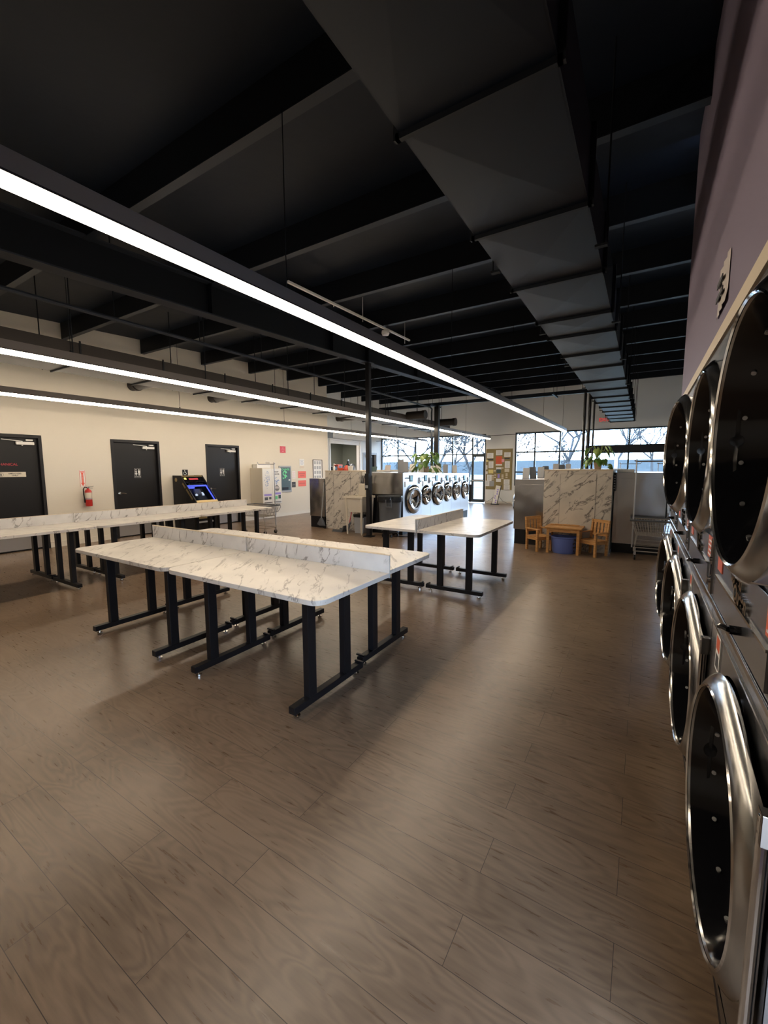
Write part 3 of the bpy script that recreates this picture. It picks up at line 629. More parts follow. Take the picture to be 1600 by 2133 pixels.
# ------------------------------------------------------------------ stacked dryers
def make_dryer(y0, yh_up, th_up, th_lo, label):
    t = thing('stacked_dryer', (0.25, y0, 0), 0, label, 'dryer', 'stacked dryers along the right wall')
    w = .955; yc = .48; zu, zl, R_ = 1.63, .59, .335
    b = MB(); b.keepn = False
    b.hole(0.004, w, 1.272, 2.072, yc, zu, .352, 0); b.hole(0.004, w, .10, .992, yc, zl, .352, 0)
    b.box(.002, .95, 0.004, .010, .0, 2.07); b.box(.002, .95, w-.006, w, .0, 2.07); b.box(.002, .95, .01, w-.006, 2.05, 2.072)
    b.box(.94, .95, .01, w-.006, .0, 2.05)
    b.m = 1; b.box(.012, .03, 0.004, w, 0.002, .10)
    b.build('cabinet', ['dryer', 'black'], t)
    # middle control band
    b = MB(); b.box(-.006, .03, .006, w-.002, 1.062, 1.272); b.box(-.003, .03, .006, w-.002, .995, 1.045); b.m = 1; b.box(-.011, -.002, 0.0, w, 1.045, 1.060); b.box(-.008, -.002, 0.0, w, .992, .999)
    cp = b.build('control_band', ['dryer', 'chrome'], t, bevel=.001)
    b = MB(); b.box(-.011, -.006, .16, w-.07, 1.075, 1.165); b.m = 1; b.box(-.014, -.006, .16, w-.07, 1.163, 1.170); b.build('service_flap', ['dryer', 'chrome'], cp)
    b = MB(); b.cyl((-.007, .42, 1.12), (-.035, .42, 1.12), .012, 10); b.tube([(-.035, .42, 1.12), (-.045, .44, 1.12), (-.05, .455, 1.115)], .008, 6); b.build('t_handle', 'blackg', cp, smooth=True)
    b = MB(); b.text('Speed', .062, on_right(-.0085, .52, 1.238), .005, bold=.002); b.text('Queen', .062, on_right(-.0085, .46, 1.195), .005, bold=.002); b.build('badge', 'chrome', cp)
    b = MB(); b.box(-.0085, -.006, .09, .20, 1.19, 1.275); b.m = 1
    for k in range(4): b.box(-.0092, -.0085, .10, .19-.02*(k % 2), 1.20+.018*k, 1.206+.018*k)
    b.build('orange_sticker', ['orange', 'paper'], cp)
    b = MB(); b.box(-.0085, -.006, w-.16, w-.07, 1.19, 1.27); b.build('orange_sticker', ['orange'], cp)
    b = MB(); b.box(-.012, -.006, .03, .085, 1.07, 1.275); b.m = 1; b.cyl((-.012, .057, 1.12), (-.022, .057, 1.12), .013, 12); b.cyl((-.012, .057, 1.20), (-.018, .057, 1.20), .008, 10); b.m = 2; b.box(-.0135, -.012, .05, .064, 1.14, 1.18); b.build('coin_slot', ['chrome_d', 'chrome', 'black'], cp)
    b = MB(); b.box(-.004, -.0, w-.22, w-.14, .86, .985); b.m = 1; b.box(-.0048, -.004, w-.21, w-.15, .93, .975); b.m = 2; b.box(-.0048, -.004, w-.205, w-.155, .87, .915); b.build('instruction_sticker', ['paper', 'orange', 'ink'], t)
    # drums
    for z in (zu, zl):
        b = MB(); b.lathe([(.352, .002), (.352, .16), (.40, .18), (.40, .75), (0, .75)], (0, yc, z), 'X', 40); dr = b.build('drum', ['blackg', 'black'], t, smooth=True)
    for z, th in ((zu, th_up), (zl, th_lo)):
        R = .372; c = .03+R
        b = MB()
        b.lathe([(.352, .000), (.372, .000), (.376, -.006), (.370, -.014), (.350, -.030), (.338, -.036), (.330, -.033), (.327, -.026)], (0, c, 0), 'X', 72)
        rim = b.build('door', ['door_rim'], t, smooth=True); rim.location = (-.003, yh_up-y0, z); rim.rotation_euler = (0, 0, math.radians(th))
        b = MB(); b.lathe([(.327, -.027), (.322, -.012), (.312, .03), (.292, .10), (.270, .112)], (0, c, 0), 'X', 64); b.m = 1; lin = b
        b = MB(); b.lathe([(.270, .112), (.15, .10), (0, .095)], (0, c, 0), 'X', 48); b.build('door_glass', 'glassd', rim, smooth=True)
        b = lin
        for k in range(14):
            a = 2*PI*(k+.5)/14; p_ = Vector((.035, c+.3105*math.cos(a), .3105*math.sin(a))); n_ = Vector((-.25, -math.cos(a), -math.sin(a))).normalized()
            b.cyl(p_, p_+n_*.006, .0065, 10)
            b.cyl(p_+n_*.0058, p_+n_*.0065, .003, 6)
        b.build('door_liner', ['blackg', 'zinc'], rim, smooth=True)
        b = MB(); b.cyl((.02, c+.313, 0), (.02, c+.300, 0), .017, 16); b.bar((.02, c+.305, -.13), (.02, c+.305, .16), .010, .008); b.build('latch_plate', 'chrome', rim)
        b = MB(); b.lathe([(.3385, -.0355), (.334, -.040), (.329, -.0355)], (0, c, 0), 'X', 72); b.build('inner_ring', 'chrome', rim, smooth=True)
        b = MB(); prev = None
        for k in range(25):
            a = PI/2+PI*k/24; A_ = b.v((-.008, c+.373*math.cos(a), .373*math.sin(a))); B_ = b.v((-.014, .012, max(-.30, min(.30, .373*math.sin(a)*1.05)))); C_ = b.v((-.001, .012, max(-.30, min(.30, .373*math.sin(a)*1.05))))
            if prev: b.face([prev[0], A_, B_, prev[1]]); b.face([prev[1], B_, C_, prev[2]])
            prev = (A_, B_, C_)
        b.build('hinge_plate', 'door_rim', rim, smooth=True)
        b = MB(); b.cyl((-.016, .004, -.30), (-.016, .004, .30), .010, 14); b.m = 1; b.box(-.024, .002, -.012, .018, .245, .31); b.box(-.024, .002, -.012, .018, -.31, -.245)
        for zz_ in (.265, .29, -.265, -.29): b.cyl((-.026, .004, zz_), (-.0235, .004, zz_), .004, 8)
        b.build('hinge', ['chrome', 'chrome_d'], rim, bevel=.003)
        b = MB(); b.box(-.026, -.008, 2*R-.0, 2*R+.045, -.06, .06); b.build('door_handle', 'chrome', rim, bevel=.008)
    return t
HY = {1: .99, 2: 1.95, 3: 2.92, 4: 3.88}
names = {1: 'stacked dryer nearest the camera, cut off by the right picture edge', 2: 'second stacked dryer from the camera', 3: 'third stacked dryer from the camera, upper door standing ajar', 4: 'farthest stacked dryer, mostly hidden by the ajar door before it'}
for i, (tu, tl) in {1: (2, 2), 2: (2, 2.5), 3: (7, 3.5), 4: (0, 4.5)}.items():
    make_dryer(.965+.96*(i-1), HY[i], tu, tl, names[i])
# paper sign on the purple wall
t = thing('paper_sign', (WR-.001, 2.445, 2.345), 0, 'creased paper notice taped on the purple wall above the dryers', 'sign')
b = MB()
g = [[b.v((-.003-.010*((i % 2)*.5+(.8 if j == 0 else 0)*(i/6)), .145-.29*i/6, -.105+.21*j/4)) for i in range(7)] for j in range(5)]
for j in range(4):
    for i in range(6): b.face([g[j][i], g[j][i+1], g[j+1][i+1], g[j+1][i]])
b.build('sheet', 'papert', t)
b = MB(); b.bar((-.014, .10, .03), (-.014, -.05, .03), .004, .022); b.bar((-.014, .11, -.03), (-.014, -.08, -.03), .004, .022); b.build('handwriting', 'ink', t)

# ------------------------------------------------------------------ washer islands
def make_washer(w, H, D, zk, zc, R, th, label, group, cat='washer', side='steel'):
    # faces +X in local frame; origin at floor, near front corner (front plane x=0), body towards -x, y from 0..w
    t = thing('front_load_washer', (0, 0, 0), 0, label, cat, group)
    b = MB(); b.hole(.003, w-.003, zk, H, w/2, zc, R*.80, 0)
    b.box(-D, -.001, .003, .010, zk, H); b.box(-D, -.001, w-.010, w-.003, zk, H); b.box(-D, -.001, .01, w-.01, H-.012, H); b.box(-D, -D+.01, .01, w-.01, zk, H)
    b.build('cabinet', 'steel_l', t)
    b = MB()
    b.box(-D, -.0, -.0025, .0028, zk+.002, H-.002)
    b.box(-D+.06, -.06, -.0045, -.002, zk+.05, H-.10); b.build('side_panel', side, t, bevel=.004)
    b = MB(); b.box(-D, -.02, .006, w-.006, 0.0, zk); b.build('plinth', 'black', t)
    b = MB(); b.lathe([(R*.80, -.002), (R*.80, -.40), (0, -.40)], (0, w/2, zc), 'X', 32); b.build('drum', 'blackg', t, smooth=True)
    b = MB(); b.lathe([(R*.62, 0), (R*.63, .045), (R*.74, .055), (R*.86, .045), (R*.98, .02), (R, 0), (R*.92, -.01), (R*.62, -.005)], (0, R, 0), 'X', 48)
    rim = b.build('door', 'chrome', t, smooth=True); rim.location = (.012, w/2-R, zc); rim.rotation_euler = (0, 0, math.radians(th))
    b = MB(); b.lathe([(R*.63, .012), (R*.45, .0), (R*.2, -.05), (0, -.06)], (0, R, 0), 'X', 32); b.build('door_glass', 'glassd', rim, smooth=True)
    b = MB(); b.lathe([(R*.97, .012), (R*1.0, .012), (R*1.03, -.0), (R*.99, -.012)], (0, R, 0), 'X', 48); b.build('gasket_ring', 'black', rim, smooth=True)
    b = MB(); b.tube([(.05, R*.30, 0), (.075, R*.42, 0), (.08, R*.55, -.01), (.075, R*.62, -.05)], .016, 8); b.cyl((.03, R*.14, 0), (.06, R*.40, 0), .012, 8); b.build('door_handle', 'ledw' if False else 'white', rim, smooth=True)
    zt = H-.06
    b = MB(); b.prism([(w*.40-.07, zt), (w*.40+.10, zt), (w*.40+.075, zt-.15), (w*.40-.045, zt-.15)], 'X', .001, .014); cp = b.build('display_frame', 'dgreen', t)
    b = MB(); b.box(.014, .016, w*.40-.04, w*.40+.065, zt-.12, zt-.02); b.build('screen', 'screen', cp)
    b = MB(); b.box(.001, .03, w-.13, w-.04, H-.27, H-.12); b.m = 1; b.cyl((.03, w-.085, H-.21), (.05, w-.085, H-.21), .02, 12); b.m = 2; b.box(.03, .031, w-.115, w-.09, H-.18, H-.13); b.build('coin_box', ['steel_l', 'chrome', 'orange'], t)
    b = MB(); b.box(.001, .002, .05, .12, H-.33, H-.20); b.build('sticker', 'papert', t)
    b = MB(); b.text('speed queen', .05, on_left(.002, w*.22, H-.12), .001); b.build('lettering', 'ink', t)
    return t
seam = [8.30, 9.22, 9.78, 10.56, 11.14, 11.84, 12.52]
spec = [(.335, .80, 6), (.245, .86, 0), (.30, .86, 5), (.265, .87, 0), (.27, .87, 0), (.27, .87, 0)]
nmw = ['largest front load washer, nearest on the left island, with its door ajar', 'narrow front load washer second along the left island', 'medium front load washer third along the left island, door slightly ajar',
       'front load washer fourth along the left island', 'front load washer fifth along the left island', 'last front load washer at the window end of the left island']
for i in range(6):
    H = 1.43-.012*i
    t = make_washer(seam[i+1]-seam[i], H, .84, .22, spec[i][1], spec[i][0], -spec[i][2], nmw[i], 'front load washers of the left island')
    t.location = (-4.65, seam[i], 0)
# black filler beside first washer
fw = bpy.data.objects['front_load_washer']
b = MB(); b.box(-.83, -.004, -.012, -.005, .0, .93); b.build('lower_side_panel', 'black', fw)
# washers facing the other way, seen by their steel side panels
wA = make_washer(.70, 1.31, .59, .30, .80, .27, 0, 'front load washer seen by its dark steel side, left end of the right island', 'front load washers facing the centre aisle')
def place_back(src, X, y, label=None, group=None, first=False):
    # faces -X : rotate 180 deg, so the near side panel must come from the far end
    pass
# side facing the camera (-y) while front faces -X: mirror with negative x scale
def mirror(t):
    for c in kids(t):
        pass
def mir_thing(t):
    t.scale = (-1, 1, 1)
mir_thing(wA); wA.location = (-2.20, 8.55, 0)
for i in range(1, 5):
    c = dup(wA, (-2.20, 8.55+.71*i, 0), 0, 'front load washer in the aisle row of the right island, behind the first', 'front load washers facing the centre aisle')
wB = make_washer(.88, 1.45, .79, .17, .82, .32, 0, 'large washer seen by its wide steel side behind the wire cart', 'front load washers on the right side of the right island')
wB.location = (.36, 8.60, 0)
c = dup(wB, (.36, 9.50, 0), 0, 'large front load washer behind the one next to the wire cart')
wC = dup(wA, (-7.45, 8.27, 0), 0, 'front load washer seen by its narrow steel side, left end of the left island', 'front load washers at the left end'); wC.scale = (-.85, 1, .975)
# marble clad chases
def chase(x0, x1, y0, y1, H, dx, label, keyx):
    t = thing('washer_chase', (x0, y0, 0), 0, label, 'cabinet'); w = x1-x0; L = y1-y0
    b = MB(); b.box(0, w, 0, L, 0, H-.02); b.build('body', 'marble_w', t, bevel=.003)
    b = MB(); b.box(-.005, w+.005, -.005, L, H-.02, H); b.build('top', 'trimc', t)
    b = MB(); a, c, z0, z1 = dx; g = .004
    b.box(a, c, -.006, -.0005, z0, z1); o = b.build('access_panel', 'marble_w', t)
    b = MB(); b.box(a-g, a, -.007, -.0, z0, z1); b.box(c, c+g*.6, -.0065, -.0, z0, z1); b.box(a, c, -.0065, 0, z1, z1+g*.7); b.box(a, c, -.0065, 0, z0-g*.7, z0); b.build('panel_gap', 'ink', o)
    if keyx: b = MB(); b.cyl((keyx, -.006, .80), (keyx, -.012, .80), .010, 12); b.build('lock', 'black', o)
    return t
chase(-1.60, -.452, 8.36, 13.9, 1.505, (.29, .89, .12, 1.42), 'marble clad end cabinet behind the children table, between steel washers', .855)
chase(-6.90, -5.83, 8.25, 12.5, 1.48, (.27, .80, .16, 1.38), 'marble clad end cabinet behind the utility sink on the left island', None)
t = thing('control_box', (-.425, 8.44, 1.12), 0, 'tall thin black box on the marble edge beside the wide steel panel', 'box')
b = MB(); b.box(-.02, .02, 0, .1, 0, .33); b.m = 1
for k in range(6): b.box(-.012, .012, -.004, 0, .04+.045*k, .055+.045*k)
b.build('case', ['black', 'greyl'], t)
# island body between rows on the left island (white service top)
t = thing('island_top', (-5.80, 8.32, 1.36), 0, 'white ledge on top of the left washer island behind the washers', 'ledge')
b = MB(); b.box(0, .285, 0, 4.1, -1.36, 0.0); b.m = 1; b.box(0, .29, 0, 4.1, 0, .09); b.build('ledge', ['steel', 'white'], t, bevel=.004)
# black upright behind the trash can
# placards
def placard(X, Y, Z, rz, h, w, label, group, m_='greyl'):
    t = thing('leaning_placard', (X, Y, Z), rz, label, 'placard', group)
    b = MB(); b.bar((0, 0, .0), (.0, .10, h), w, .012, up=(0, 1, 0)); b.build('panel', m_, t)
    b = MB(); b.bar((0, .084, h*.86-.008), (0, .0865, h*.89-.008), w*.3, .008, up=(0, 1, 0)); b.build('slot', 'black', t)
    b = MB(); b.box(-w/2, w/2, -.02, .13, 0, .008); b.build('foot', 'grey', t)
    return t
ga = 'instruction placards on the left island'
for i, (X, Y, h, rz, m_) in enumerate([(-4.80, 8.46, .31, .5, 'greyl'), (-5.05, 9.15, .27, .6, 'greyl'), (-5.0, 9.9, .27, .5, 'white'), (-5.1, 10.8, .2, .2, 'white'), (-5.0, 11.0, .24, .4, 'white'), (-5.0, 11.5, .25, .4, 'greyl'), (-4.95, 12.1, .24, .5, 'white')]):
    placard(X, Y, 1.432-.012*min(5, max(0, sum(Y > s for s in seam)-1)) , rz, h, .14, ['tall grey slotted placard leaning on top of the first left island washer', 'grey slotted placard left of the pothos plant on the left island', 'white slotted placard just in front of the pothos plant', 'short white placard right behind the pothos plant', 'white placard on the fourth washer of the left island', 'grey placard on the fifth washer of the left island', 'white placard on the last washer of the left island'][i], ga, m_)
for i, (X, Y, h, m_) in enumerate([(-5.66, 8.6, .12, 'dgreen'), (-5.62, 9.2, .16, 'papert'), (-5.62, 9.9, .14, 'grey'), (-5.65, 10.6, .20, 'white'), (-5.62, 11.3, .2, 'white')]):
    placard(X, Y, 1.452, .3, h, .15, ['dark green small placard at the near end of the left island ledge', 'beige placard on the left island ledge', 'small dark placard on the left island ledge', 'white placard on the left island ledge left of the plant', 'white placard on the left island ledge beyond the plant'][i], ga, m_)
gb = 'instruction placards on the right island'
for i, (X, Y, h, m_) in enumerate([(-2.06, 8.85, .22, 'greyl'), (-1.94, 9.0, .24, 'grey'), (-1.9, 9.5, .24, 'greyl'), (-1.83, 9.8, .26, 'grey'), (-1.83, 10.9, .32, 'greyl'), (-1.75, 11.5, .30, 'grey'), (-1.72, 12.1, .32, 'greyl')]):
    placard(X, Y, 1.311, .35*(i % 2)+.1, h, .13, ['leftmost upright grey placard on the right island washers', 'dark leaning placard second on the right island washers', 'pale placard third on the right island washers', 'dark leaning placard next to the marble cabinet', 'pale placard peeking over the marble cabinet left corner', 'dark placard peeking over the marble cabinet', 'last pale placard peeking over the marble cabinet'][i], gb, m_)

# potted plants
def plant(X, Y, Z, s, pr, ph, label, n=26, spread=.30, seed=3):
    rd = random.Random(seed)
    t = thing('potted_plant', (X, Y, Z), 0, label, 'plant')
    b = MB(); b.lathe([(0, 0), (pr*.72, 0), (pr, ph*.9), (pr*1.08, ph*.9), (pr*1.08, ph), (pr*.92, ph), (pr*.9, ph*.85)], (0, 0, 0), n=20); b.m = 1; b.disc((0, 0, ph*.88), pr*.9, 'Z', 20); b.build('pot', ['pot', 'soil'], t, smooth=True)
    st = MB()
    for i in range(n):
        a = rd.uniform(0, 2*PI); rr_ = spread*s*rd.uniform(.35, 1.0); h = ph+rd.uniform(.02, .30)*s
        if rd.random() < .3: h = ph-rd.uniform(-.02, .10)*s; rr_ = spread*s*rd.uniform(.8, 1.05)
        e = Vector((rr_*math.cos(a), rr_*math.sin(a), h)); st.tube([(0, 0, ph*.9), (e.x*.45, e.y*.45, max(h, ph)+.06*s), e], .004, 5)
        L = rd.uniform(.11, .17)*s; wd = L*.9
        d = Vector((math.cos(a), math.sin(a), rd.uniform(-2.4, -.5))).normalized(); sd = Vector((-math.sin(a), math.cos(a), rd.uniform(-.3, .3))).normalized(); nn = d.cross(sd)
        lf = MB()
        def P(u_, v_, k_): return e+d*(u_*L)+sd*(v_*wd)+nn*(k_*L)
        o_ = [(-.08, 0, 0), (-.18, .25, .04), (.02, .5, .10), (.38, .48, .09), (.75, .25, .03), (1.1, 0, -.08), (.75, -.25, .03), (.38, -.48, .09), (.02, -.5, .10), (-.18, -.25, .04)]
        vs = [lf.v(P(*q)) for q in o_]; m1 = lf.v(P(.4, 0, -.03)); 
        for k_ in range(10): lf.face([vs[k_], vs[(k_+1) % 10], m1])
        lo = lf.build('leaf', 'leaf' if rd.random() < .6 else 'leaf2', t, smooth=True)
        sdm = lo.modifiers.new('th', 'SOLIDIFY'); sdm.thickness = .0015
    st.build('stems', 'leaf2', t, smooth=True)
    return t
plant(-4.95, 10.1, 1.41, 1.25, .085, .17, 'bushy green pothos in a tan pot on the left washer island', 30, .27, 5)
plant(-.73, 8.75, 1.505, .95, .072, .13, 'green round leaved plant in a beige pot on the marble cabinet', 24, .25, 11)
t = thing('drip_tray', (-.30, 8.98, 1.452), 0, 'small white flat box on the wide steel washer beside the marble cabinet', 'box'); b = MB(); b.box(-.12, .16, 0, .3, 0, .055); b.build('shell', 'white', t, bevel=.006)

# ------------------------------------------------------------------ sink, can, tools
t = thing('utility_sink', (-5.64, 7.97, 0), 0, 'cream plastic utility sink on four legs beside the black column', 'sink')
b = MB()
def tub(b, x, y, z, x2, y2, z2, t_=.02):
    V = [[b.v((sx*xx, sy*yy, zz)) for sx, sy in ((-1, -1), (1, -1), (1, 1), (-1, 1))] for xx, yy, zz in ((x, y, z), (x2, y2, z2), (x2-t_, y2-t_, z2), (x-t_, y-t_, z+.03))]
    for a in range(3):
        for k in range(4): b.face([V[a][k], V[a][(k+1) % 4], V[a+1][(k+1) % 4], V[a+1][k]])
    b.face(V[0][::-1]); b.face(V[3])
tub(b, .17, .19, .52, .235, .24, .845); b.build('basin', 'offw', t, bevel=.008)
b = MB(); 
for a in ((-.27, .27, -.27, -.235), (-.27, .27, .235, .27), (-.27, -.235, -.235, .235), (.235, .27, -.235, .235)): b.box(*a, .845, .895)
b.build('rim', 'offw', t, bevel=.006)
for sx in (-1, 1):
    for sy in (-1, 1):
        b = MB(); b.cyl((sx*.20, sy*.21, 0), (sx*.215, sy*.225, .845), .018, 8, .032); b.build('leg', 'offw', t)
b = MB(); b.tube([(.02, .22, .9), (.02, .22, 1.0), (.02, .16, 1.04), (.02, .08, 1.0)], .010, 8); b.cyl((-.05, .22, .9), (-.05, .22, .94), .012, 8); b.cyl((.09, .22, .9), (.09, .22, .94), .012, 8); b.build('faucet', 'chrome', t, smooth=True)
t = thing('tool_box', (-5.59, 8.06, .896), 0, 'tall white container with a brush handle standing on the sink edge', 'container')
b = MB(); V = .09; b.box(-V, V, -.05, .05, 0, .28); b.m = 1; b.disc((0, 0, .2805), .03, n=10); b.build('bin', ['offw', 'ink'], t, bevel=.008)
b = MB(); b.tube([(0, 0, .28), (.02, 0, .40), (.06, 0, .48)], .010, 6); b.build('brush_handle', 'ink', t, smooth=True)
t = thing('cardboard_box', (-5.69, 8.40, 1.25), 0, 'tan cardboard sheet standing behind the sink beside the marble cabinet', 'box'); b = MB(); b.box(-.08, .09, 0, .02, -.30, .22); b.build('sheet', 'pot', t)
t = thing('wastebasket', (-5.66, 8.06, 0), 0, 'small grey wastebasket with a black liner under the utility sink', 'bin')
b = MB(); b.prism([(-.12, 0), (.12, 0), (.15, .44), (-.15, .44)], 'Y', -.10, .10); b.build('bucket', 'greyl', t, bevel=.01)
b = MB(); b.prism([(-.145, .38), (.145, .38), (.153, .45), (-.153, .45)], 'Y', -.107, .107); b.build('liner', 'black', t)
# trash can on dolly
t = thing('trash_can', (-4.80, 7.975, 0), 0, 'large round grey trash can with a clear liner on a wheeled dolly', 'trash can')
b = MB(); b.lathe([(0, .14), (.27, .14), (.285, .17), (.325, .78), (.335, .82), (.345, .84), (.36, .845), (.36, .865), (.33, .87), (.32, .84), (.30, .30), (0, .22)], (0, 0, 0), n=40); b.build('barrel', 'grey', t, smooth=True)
b = MB()
a0 = -1.15
for s in (0, PI):
    a = a0+s; d = Vector((math.cos(a), math.sin(a), 0)); e = Vector((-d.y, d.x, 0))
    b.bar(d*.345+e*-.075+Vector((0, 0, .80)), d*.345+e*-.075+Vector((0, 0, .64)), .02, .05, up=d); b.bar(d*.345+e*.075+Vector((0, 0, .80)), d*.345+e*.075+Vector((0, 0, .64)), .02, .05, up=d); b.bar(d*.355+e*-.09+Vector((0, 0, .65)), d*.355+e*.09+Vector((0, 0, .65)), .03, .03)
b.build('handles', 'grey', t)
b = MB(); b.lathe([(.325, .86), (.362, .872), (.366, .862), (.364, .80), (.368, .775), (.360, .745)], (0, 0, 0), n=40); b.build('liner', 'liner', t, smooth=True)
b = MB(); b.lathe([(0, .09), (.25, .09), (.26, .11), (.25, .14), (0, .14)], (0, 0, 0), n=24); dl = b.build('dolly', 'black', t)
for k in range(5):
    a = 2*PI*k/5-.9; c = Vector((.22*math.cos(a), .22*math.sin(a), 0))
    b = MB(); b.cyl(c+Vector((-.018, 0, .036)), c+Vector((.018, 0, .036)), .035, 14); b.m = 1; b.cyl(c+Vector((0, 0, .06)), c+Vector((0, 0, .092)), .02, 8); b.build('caster', ['black', 'chrome'], dl)
for o_ in [bpy.data.objects['trash_can']]: o_.scale = (.80, .80, 1.06)
t = thing('soap_bottle', (-5.40, 7.95, .896), 0, 'small clear pump bottle on the utility sink edge behind the trash can', 'bottle')
b = MB(); b.lathe([(0, 0), (.03, 0), (.032, .10), (.012, .13), (.012, .15)], (0, 0, 0), n=14); b.build('bottle_body', 'white', t, smooth=True); b = MB(); b.cyl((0, 0, .15), (0, 0, .18), .006, 8); b.bar((0, 0, .18), (.03, 0, .18), .01, .01); b.build('pump', 'white', t)
# dustpan and brooms
t = thing('dustpan', (-6.12, 8.03, 0), 0, 'long handled dark dustpan lying open in front of the marble cabinet', 'dustpan')
b = MB(); b.prism([(-.30, 0.0), (.02, 0.0), (.08, .16), (.05, .16), (.0, .03), (-.28, .02)], 'Y', -.15, .12); b.box(-.26, .02, -.155, -.145, .0, .06); b.box(-.26, .02, .115, .125, .0, .06); b.build('pan', 'grey', t)
b = MB(); b.bar((.03, 0, .07), (.13, .06, .22), .12, .05); b.build('grip', 'grey', t); b = MB(); b.cyl((.10, .04, .18), (.15, .12, .62), .011, 8); b.build('handle', 'redsign', t)
t = thing('broom', (-6.98, 8.16, 0), 0, 'broom with a thin pale handle leaning at the marble cabinet edge', 'broom')
b = MB(); b.cyl((.0, .0, .25), (.045, .08, 1.18), .010, 8); b.build('handle', 'greyl', t, smooth=True)
b = MB(); b.prism([(-.02, .27), (.03, .27), (.09, .16), (.13, .0), (-.13, .10), (-.11, .14)], 'Y', -.02, .02); b.m = 1; b.prism([(-.06, .07), (.13, .0), (.135, -.0), (.15, .08)], 'Y', -.022, .022); b.build('bristles', ['grey', 'black'], t)
t = thing('extension_lead', (-4.6, 8.06, 0), 0, 'black cord lying on the floor from the dolly to the first washer', 'cord'); b = MB(); b.tube([(-.12, -.08, .01), (0, -.02, .008), (.15, .02, .008), (.3, .12, .01), (.25, .25, .012)], .008, 6); b.build('cable', 'black', t, smooth=True)

# items on the left island marble top
t = thing('spray_bottle', (-6.81, 8.5, 1.481), 0, 'small white bottle standing on the left marble cabinet', 'bottle'); b = MB(); b.lathe([(0, 0), (.028, 0), (.03, .09), (.012, .12), (.010, .15), (0, .15)], (0, 0, 0), n=14); b.build('bottle_body', 'white', t, smooth=True); b = MB(); b.cbox((.0, 0, .165), (.03, .02, .03)); b.build('nozzle', 'white', t)
t = thing('basket', (-6.60, 8.5, 1.481), 0, 'small round orange basket on the left marble cabinet', 'basket'); b = MB(); b.lathe([(0, 0), (.06, 0), (.078, .06), (.07, .062), (.055, .01), (0, .008)], (0, 0, 0), n=18); b.build('bowl', 'orange', t, smooth=True); b = MB(); b.lathe([(.072, .055), (.082, .06), (.080, .068), (.07, .064)], (0, 0, 0), n=18); b.build('rim', 'coral', t, smooth=True)
t = thing('toy_helmet', (-6.44, 8.55, 1.481), 0, 'glossy red rounded object on the left marble cabinet', 'toy'); b = MB(); b.lathe([(.07, 0), (.075, .05), (.06, .10), (.03, .13), (0, .135)], (0, 0, 0), n=18); b.build('shell', 'coral', t, smooth=True); b = MB(); b.box(-.05, .05, -.10, -.06, .01, .03); b.build('brim', 'red', t)
t = thing('cup', (-6.28, 8.5, 1.481), 0, 'wide white cup standing on the left marble cabinet', 'cup'); b = MB(); b.lathe([(0, 0), (.055, 0), (.075, .12), (.068, .12), (.05, .01), (0, .01)], (0, 0, 0), n=20); b.build('cup_body', 'white', t, smooth=True); b = MB(); b.disc((0, 0, .11), .065); b.build('contents', 'greyl', t)

# ------------------------------------------------------------------ service opening
t = thing('window_3', (RXL, SO[0], 0), 0, 'white framed service opening with a raised roll shutter', kind='structure')
b = MB(); w = SO[1]-SO[0]
b.box(.0, .05, -.07, .0, SO[2]-.06, SO[3]+.06); b.box(.0, .05, w, w+.07, SO[2]-.06, SO[3]+.06); b.box(0, .05, 0, w, SO[3]-.0, SO[3]+.06); b.box(-.15, .0, 0.001, .02, SO[2], SO[3]); b.box(-.15, .0, w-.02, w-.001, SO[2], SO[3])
b.box(.0, .03, 0, w, SO[3]-.13, SO[3]); b.build('window_frame', 'white', t)
b = MB(); b.box(.002, .28, -.12, w+.1, SO[3]+.08, SO[3]+.34); b.m = 1; b.box(.0, .285, -.13, -.12, SO[3]+.07, SO[3]+.35); b.build('shutter_housing', ['white', 'greyl'], t, bevel=.01)
b = MB(); b.box(-.25, .12, .01, w-.01, SO[2]-.03, SO[2]+.0); b.build('counter', 'greyl', t)
zc = SO[2]+.001
def coffee(y, h, m_, label, nm='coffee_machine'):
    t = thing(nm, (RXL-.05, y, zc), 0, label, 'appliance'); b = MB(); b.box(-.12, .10, -.16, .16, 0, h*.12); b.box(-.12, -.02, -.16, .16, h*.12, h*.7); b.box(-.12, .10, -.16, .16, h*.7, h); b.build('body', m_, t, bevel=.02)
    b = MB(); b.lathe([(0, 0), (.05, 0), (.06, .08), (.03, .13)], (.04, 0, h*.13), n=14); b.build('jug', 'glassd', t, smooth=True); b = MB(); b.box(.10, .105, -.08, .08, h*.78, h*.92); b.build('panel', 'dgreen', t); return t
coffee(14.0, .56, 'black', 'black drink machine at the left of the service opening')
coffee(14.36, .64, 'coral', 'red drink machine in the service opening')
coffee(14.72, .58, 'dgreen', 'dark teal drink machine in the service opening')
t = thing('glass_dispenser', (RXL-.03, 15.02, zc), 0, 'tall clear dispenser in the service opening beside the teal machine', 'dispenser'); b = MB(); b.lathe([(0, 0), (.09, 0), (.09, .3), (.1, .32), (.1, .62), (.05, .70), (.05, .80), (0, .80)], (0, 0, 0), n=18); b.build('jar', 'liner', t, smooth=True); b = MB(); b.cyl((0, 0, .80), (0, 0, .86), .04, 12); b.cyl((.09, 0, .36), (.13, 0, .36), .012, 8); b.build('lid', 'zinc', t)
t = thing('desk_fan', (RXL-.05, 15.38, zc), 0, 'grey round fan in the right half of the service opening', 'fan'); b = MB(); b.lathe([(.0, 0), (.1, 0), (.1, .02), (.02, .03), (.015, .32)], (0, 0, 0), n=16); b.build('stand', 'grey', t, smooth=True)
b = MB()
for k in range(6): b.lathe([(.04+.025*k, .05-.006*k), (.046+.025*k, .05-.006*k)], (.0, 0, .48), 'X', 24)
